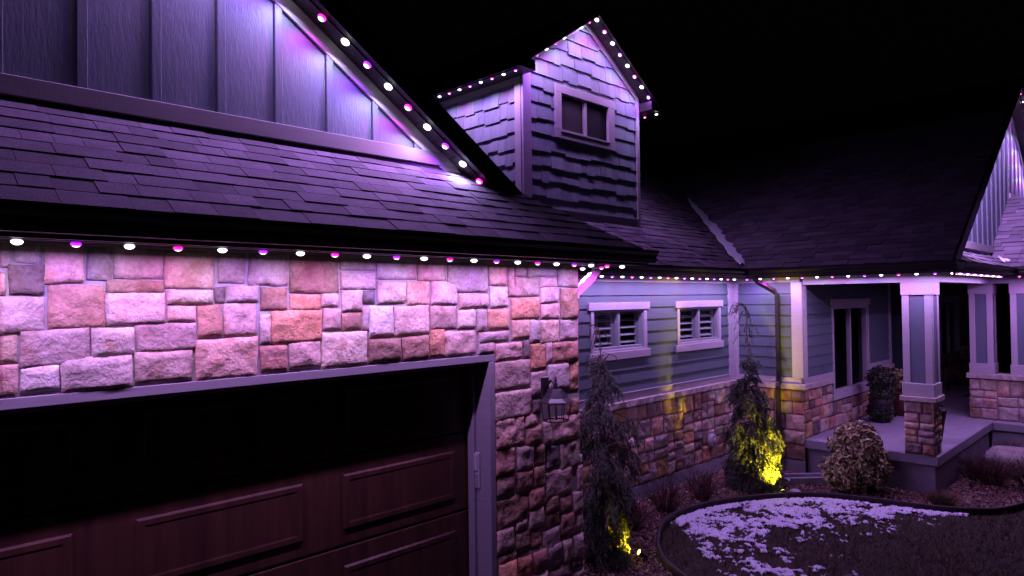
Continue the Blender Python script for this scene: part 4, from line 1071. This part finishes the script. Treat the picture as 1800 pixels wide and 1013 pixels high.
for xx in (19.15, 20.35):
    MB().tube([(xx, 3.80, .40), (xx, 3.83, .62), (xx, 3.80, .84), (xx, 3.82, 1.06), (xx, 3.9, 1.10), (xx, 4.16, 1.06), (xx, 4.24, 1.07)], .024, 6).tube([(xx, 4.28, .40), (xx, 4.20, .6), (xx, 4.19, .84), (xx, 4.24, 1.07), (xx, 4.30, 1.30)], .024, 6).tube([(xx, 3.82, .62), (xx, 4.0, .70), (xx, 4.2, .62)], .016, 5).build('end_frame', 'iron', bn, smooth=True)
for i in range(6): box('seat_slat', 'bark', bn, 19.12, 20.38, 3.80 + i * .068, 3.855 + i * .068, .845, .87)
for i in range(5):
    z_ = .95 + i * .075; y_ = 4.205 + i * .018
    box('back_slat', 'bark', bn, 19.12, 20.38, y_, y_ + .022, z_, z_ + .06)
tag(box('door_mat', 'darkpot', None, 18.3, 20.6, 3.35, 3.78, .401, .415), 'dark mat on the porch floor in front of the bench', 'mat')

# ------------------------------------------------------------------ bark mulch, grass, snow (uncountable)
def chips(n, seed):
    r = np.random.default_rng(seed)
    x = 4.9 + 9.5 * r.uniform(0, 1, n * 3) ** 1.0; y = r.uniform(.9, 5.72, n * 3)
    k = (~inside(x, y)) & ~((x > 11.3) & (y > 2.66)) & (y + x * .0 > -1)
    x, y = x[k][:n], y[k][:n]; n = len(x)
    z = -.175 + r.uniform(0, .035, n)
    a = r.uniform(0, 6.28, n); L_ = r.uniform(.018, .05, n); w = L_ * r.uniform(.25, .55, n)
    t = np.stack([np.cos(a), np.sin(a), r.normal(size=n) * .35], 1); s = np.stack([-np.sin(a), np.cos(a), r.normal(size=n) * .35], 1)
    C = np.stack([x, y, z], 1); u = t * L_[:, None] * .5; v = s * w[:, None] * .5; up = np.array([0, 0, .006])
    A, B, Cc, D, E_ = C - u - v, C + u - v * .6, C + u * .9 + v, C - u * .8 + v, C + up
    return np.stack([np.stack([A, B, E_], 1), np.stack([B, Cc, E_], 1), np.stack([Cc, D, E_], 1), np.stack([D, A, E_], 1)], 1).reshape(-1, 3, 3)
def welded(name, T, per, m):
    """triangles joined by coincident corners so that each chip is one island."""
    n = len(T) // 4; X = T.reshape(n, 4, 3, 3)
    V = np.stack([X[:, 0, 0], X[:, 0, 1], X[:, 1, 1], X[:, 2, 1], X[:, 0, 2]], 1).reshape(-1, 3)
    b = (np.arange(n) * 5)[:, None]; Fc = np.concatenate([b + np.array(q) for q in ((0, 1, 4), (1, 2, 4), (2, 3, 4), (3, 0, 4))], 1).reshape(-1, 3)
    return obj(name, V, Fc.tolist(), m)
tag(welded('bark_mulch', chips(26000, 31), 4, 'mulch'), 'reddish bark mulch covering the planting bed', 'mulch', kind='stuff')

r = RNG; n = 90000
x = r.uniform(5.2, 14, n); y = r.uniform(-2.0, 4.95, n); k = inside(x, y) & (edge_dist(x, y) > .02); x, y = x[k], y[k]; n = len(x)
a = r.uniform(0, 6.28, n); h = r.uniform(.015, .05, n) * r.choice([1, 1, 1, 1.7], n); w = .0045 + .002 * r.uniform(0, 1, n)
C = np.stack([x, y, np.full(n, -.16)], 1); s = np.stack([np.cos(a), np.sin(a), np.zeros(n)], 1) * w[:, None]
tip = C + np.stack([r.normal(size=n) * .028, r.normal(size=n) * .028, h], 1)
tag(tri_mesh('grass', np.stack([C - s, C + s, tip], 1), 'grass'), 'short brown green dormant grass on the lawn', 'grass', kind='stuff')

def snow_cover():
    st = .018; xs = np.arange(6.6, 11.2, st); ys = np.arange(1.4, 5.0, st); X_, Y_ = np.meshgrid(xs, ys)
    ins = inside(X_, Y_); d = edge_dist(X_, Y_)
    N1 = np.array([[mnoise.fractal(Vector((px * 3.2, py * 3.2, 3)), .7, 2.0, 5) for px in xs] for py in ys])
    N2 = np.array([[mnoise.fractal(Vector((px * 15, py * 15, 9)), .6, 2.0, 3) for px in xs] for py in ys])
    # the band of snow lies along the edging, widest at the near bend and thinning to the right
    band = np.interp(X_ - Y_, [2.8, 3.1, 3.62, 4.35, 5.0, 5.8, 6.6, 7.3, 8.0, 8.5], [.05, .7, 1.0, 1.35, 1.5, 1.3, .9, .5, .25, .0])
    f_ = 1.0 - d / np.maximum(band, .02)
    near = np.clip((d - .02) / .05, 0, 1)
    val = np.clip(f_ * .9, -.55, .30 + .25 * (d < .22)) + N1 * .62 + N2 * .5 - .12
    val -= np.clip((2.95 - (X_ - Y_)) * 2.5, 0, 2)
    val = np.where(ins & (d > .035), val, -1) + .05
    V = []; idx = -np.ones(X_.shape, int); hgt = np.clip(val, 0, .5)
    cell = (val[:-1, :-1] > 0) & (val[1:, :-1] > 0) & (val[:-1, 1:] > 0) & (val[1:, 1:] > 0)
    need = np.zeros(X_.shape, bool)
    for dy in (0, 1):
        for dx in (0, 1): need[dy:dy + cell.shape[0], dx:dx + cell.shape[1]] |= cell
    idx[need] = np.arange(need.sum())
    Z_ = -.152 + np.minimum(hgt * .075, .03) + .004 * N2
    jx = RNG.uniform(-.006, .006, X_.shape); jy = RNG.uniform(-.006, .006, X_.shape)
    V = np.stack([X_[need] + jx[need], Y_[need] + jy[need], Z_[need]], 1)
    jj, ii = np.nonzero(cell)
    Fc = np.stack([idx[jj, ii], idx[jj, ii + 1], idx[jj + 1, ii + 1], idx[jj + 1, ii]], 1)
    o = obj('snow', V, Fc.tolist(), 'thinsnow', smooth=True)
    at = o.data.attributes.new('cover', 'FLOAT', 'POINT'); at.data.foreach_set('value', np.clip(val[need] / .30, 0, 1).astype(np.float32))
    return tag(o, 'patchy melting snow on the lawn inside the curved edging', 'snow', kind='stuff')
snow_cover()
# small snow lumps round the far spotlight
sv = MB(); rr = random.Random(5)
for (px_, py_, R_) in ((9.72, 4.36, .11), (9.95, 4.42, .08), (10.16, 4.26, .09), (9.84, 4.20, .07), (9.58, 4.52, .06)):
    sv.lathe((px_, py_, -.165), [(R_, 0), (R_ * .8, .022), (R_ * .4, .034), (.004, .036)], 9, rr.random())
tag(sv.build('snow', 'snow', smooth=True), 'few small snow lumps around the farther spotlight', 'snow', kind='stuff')
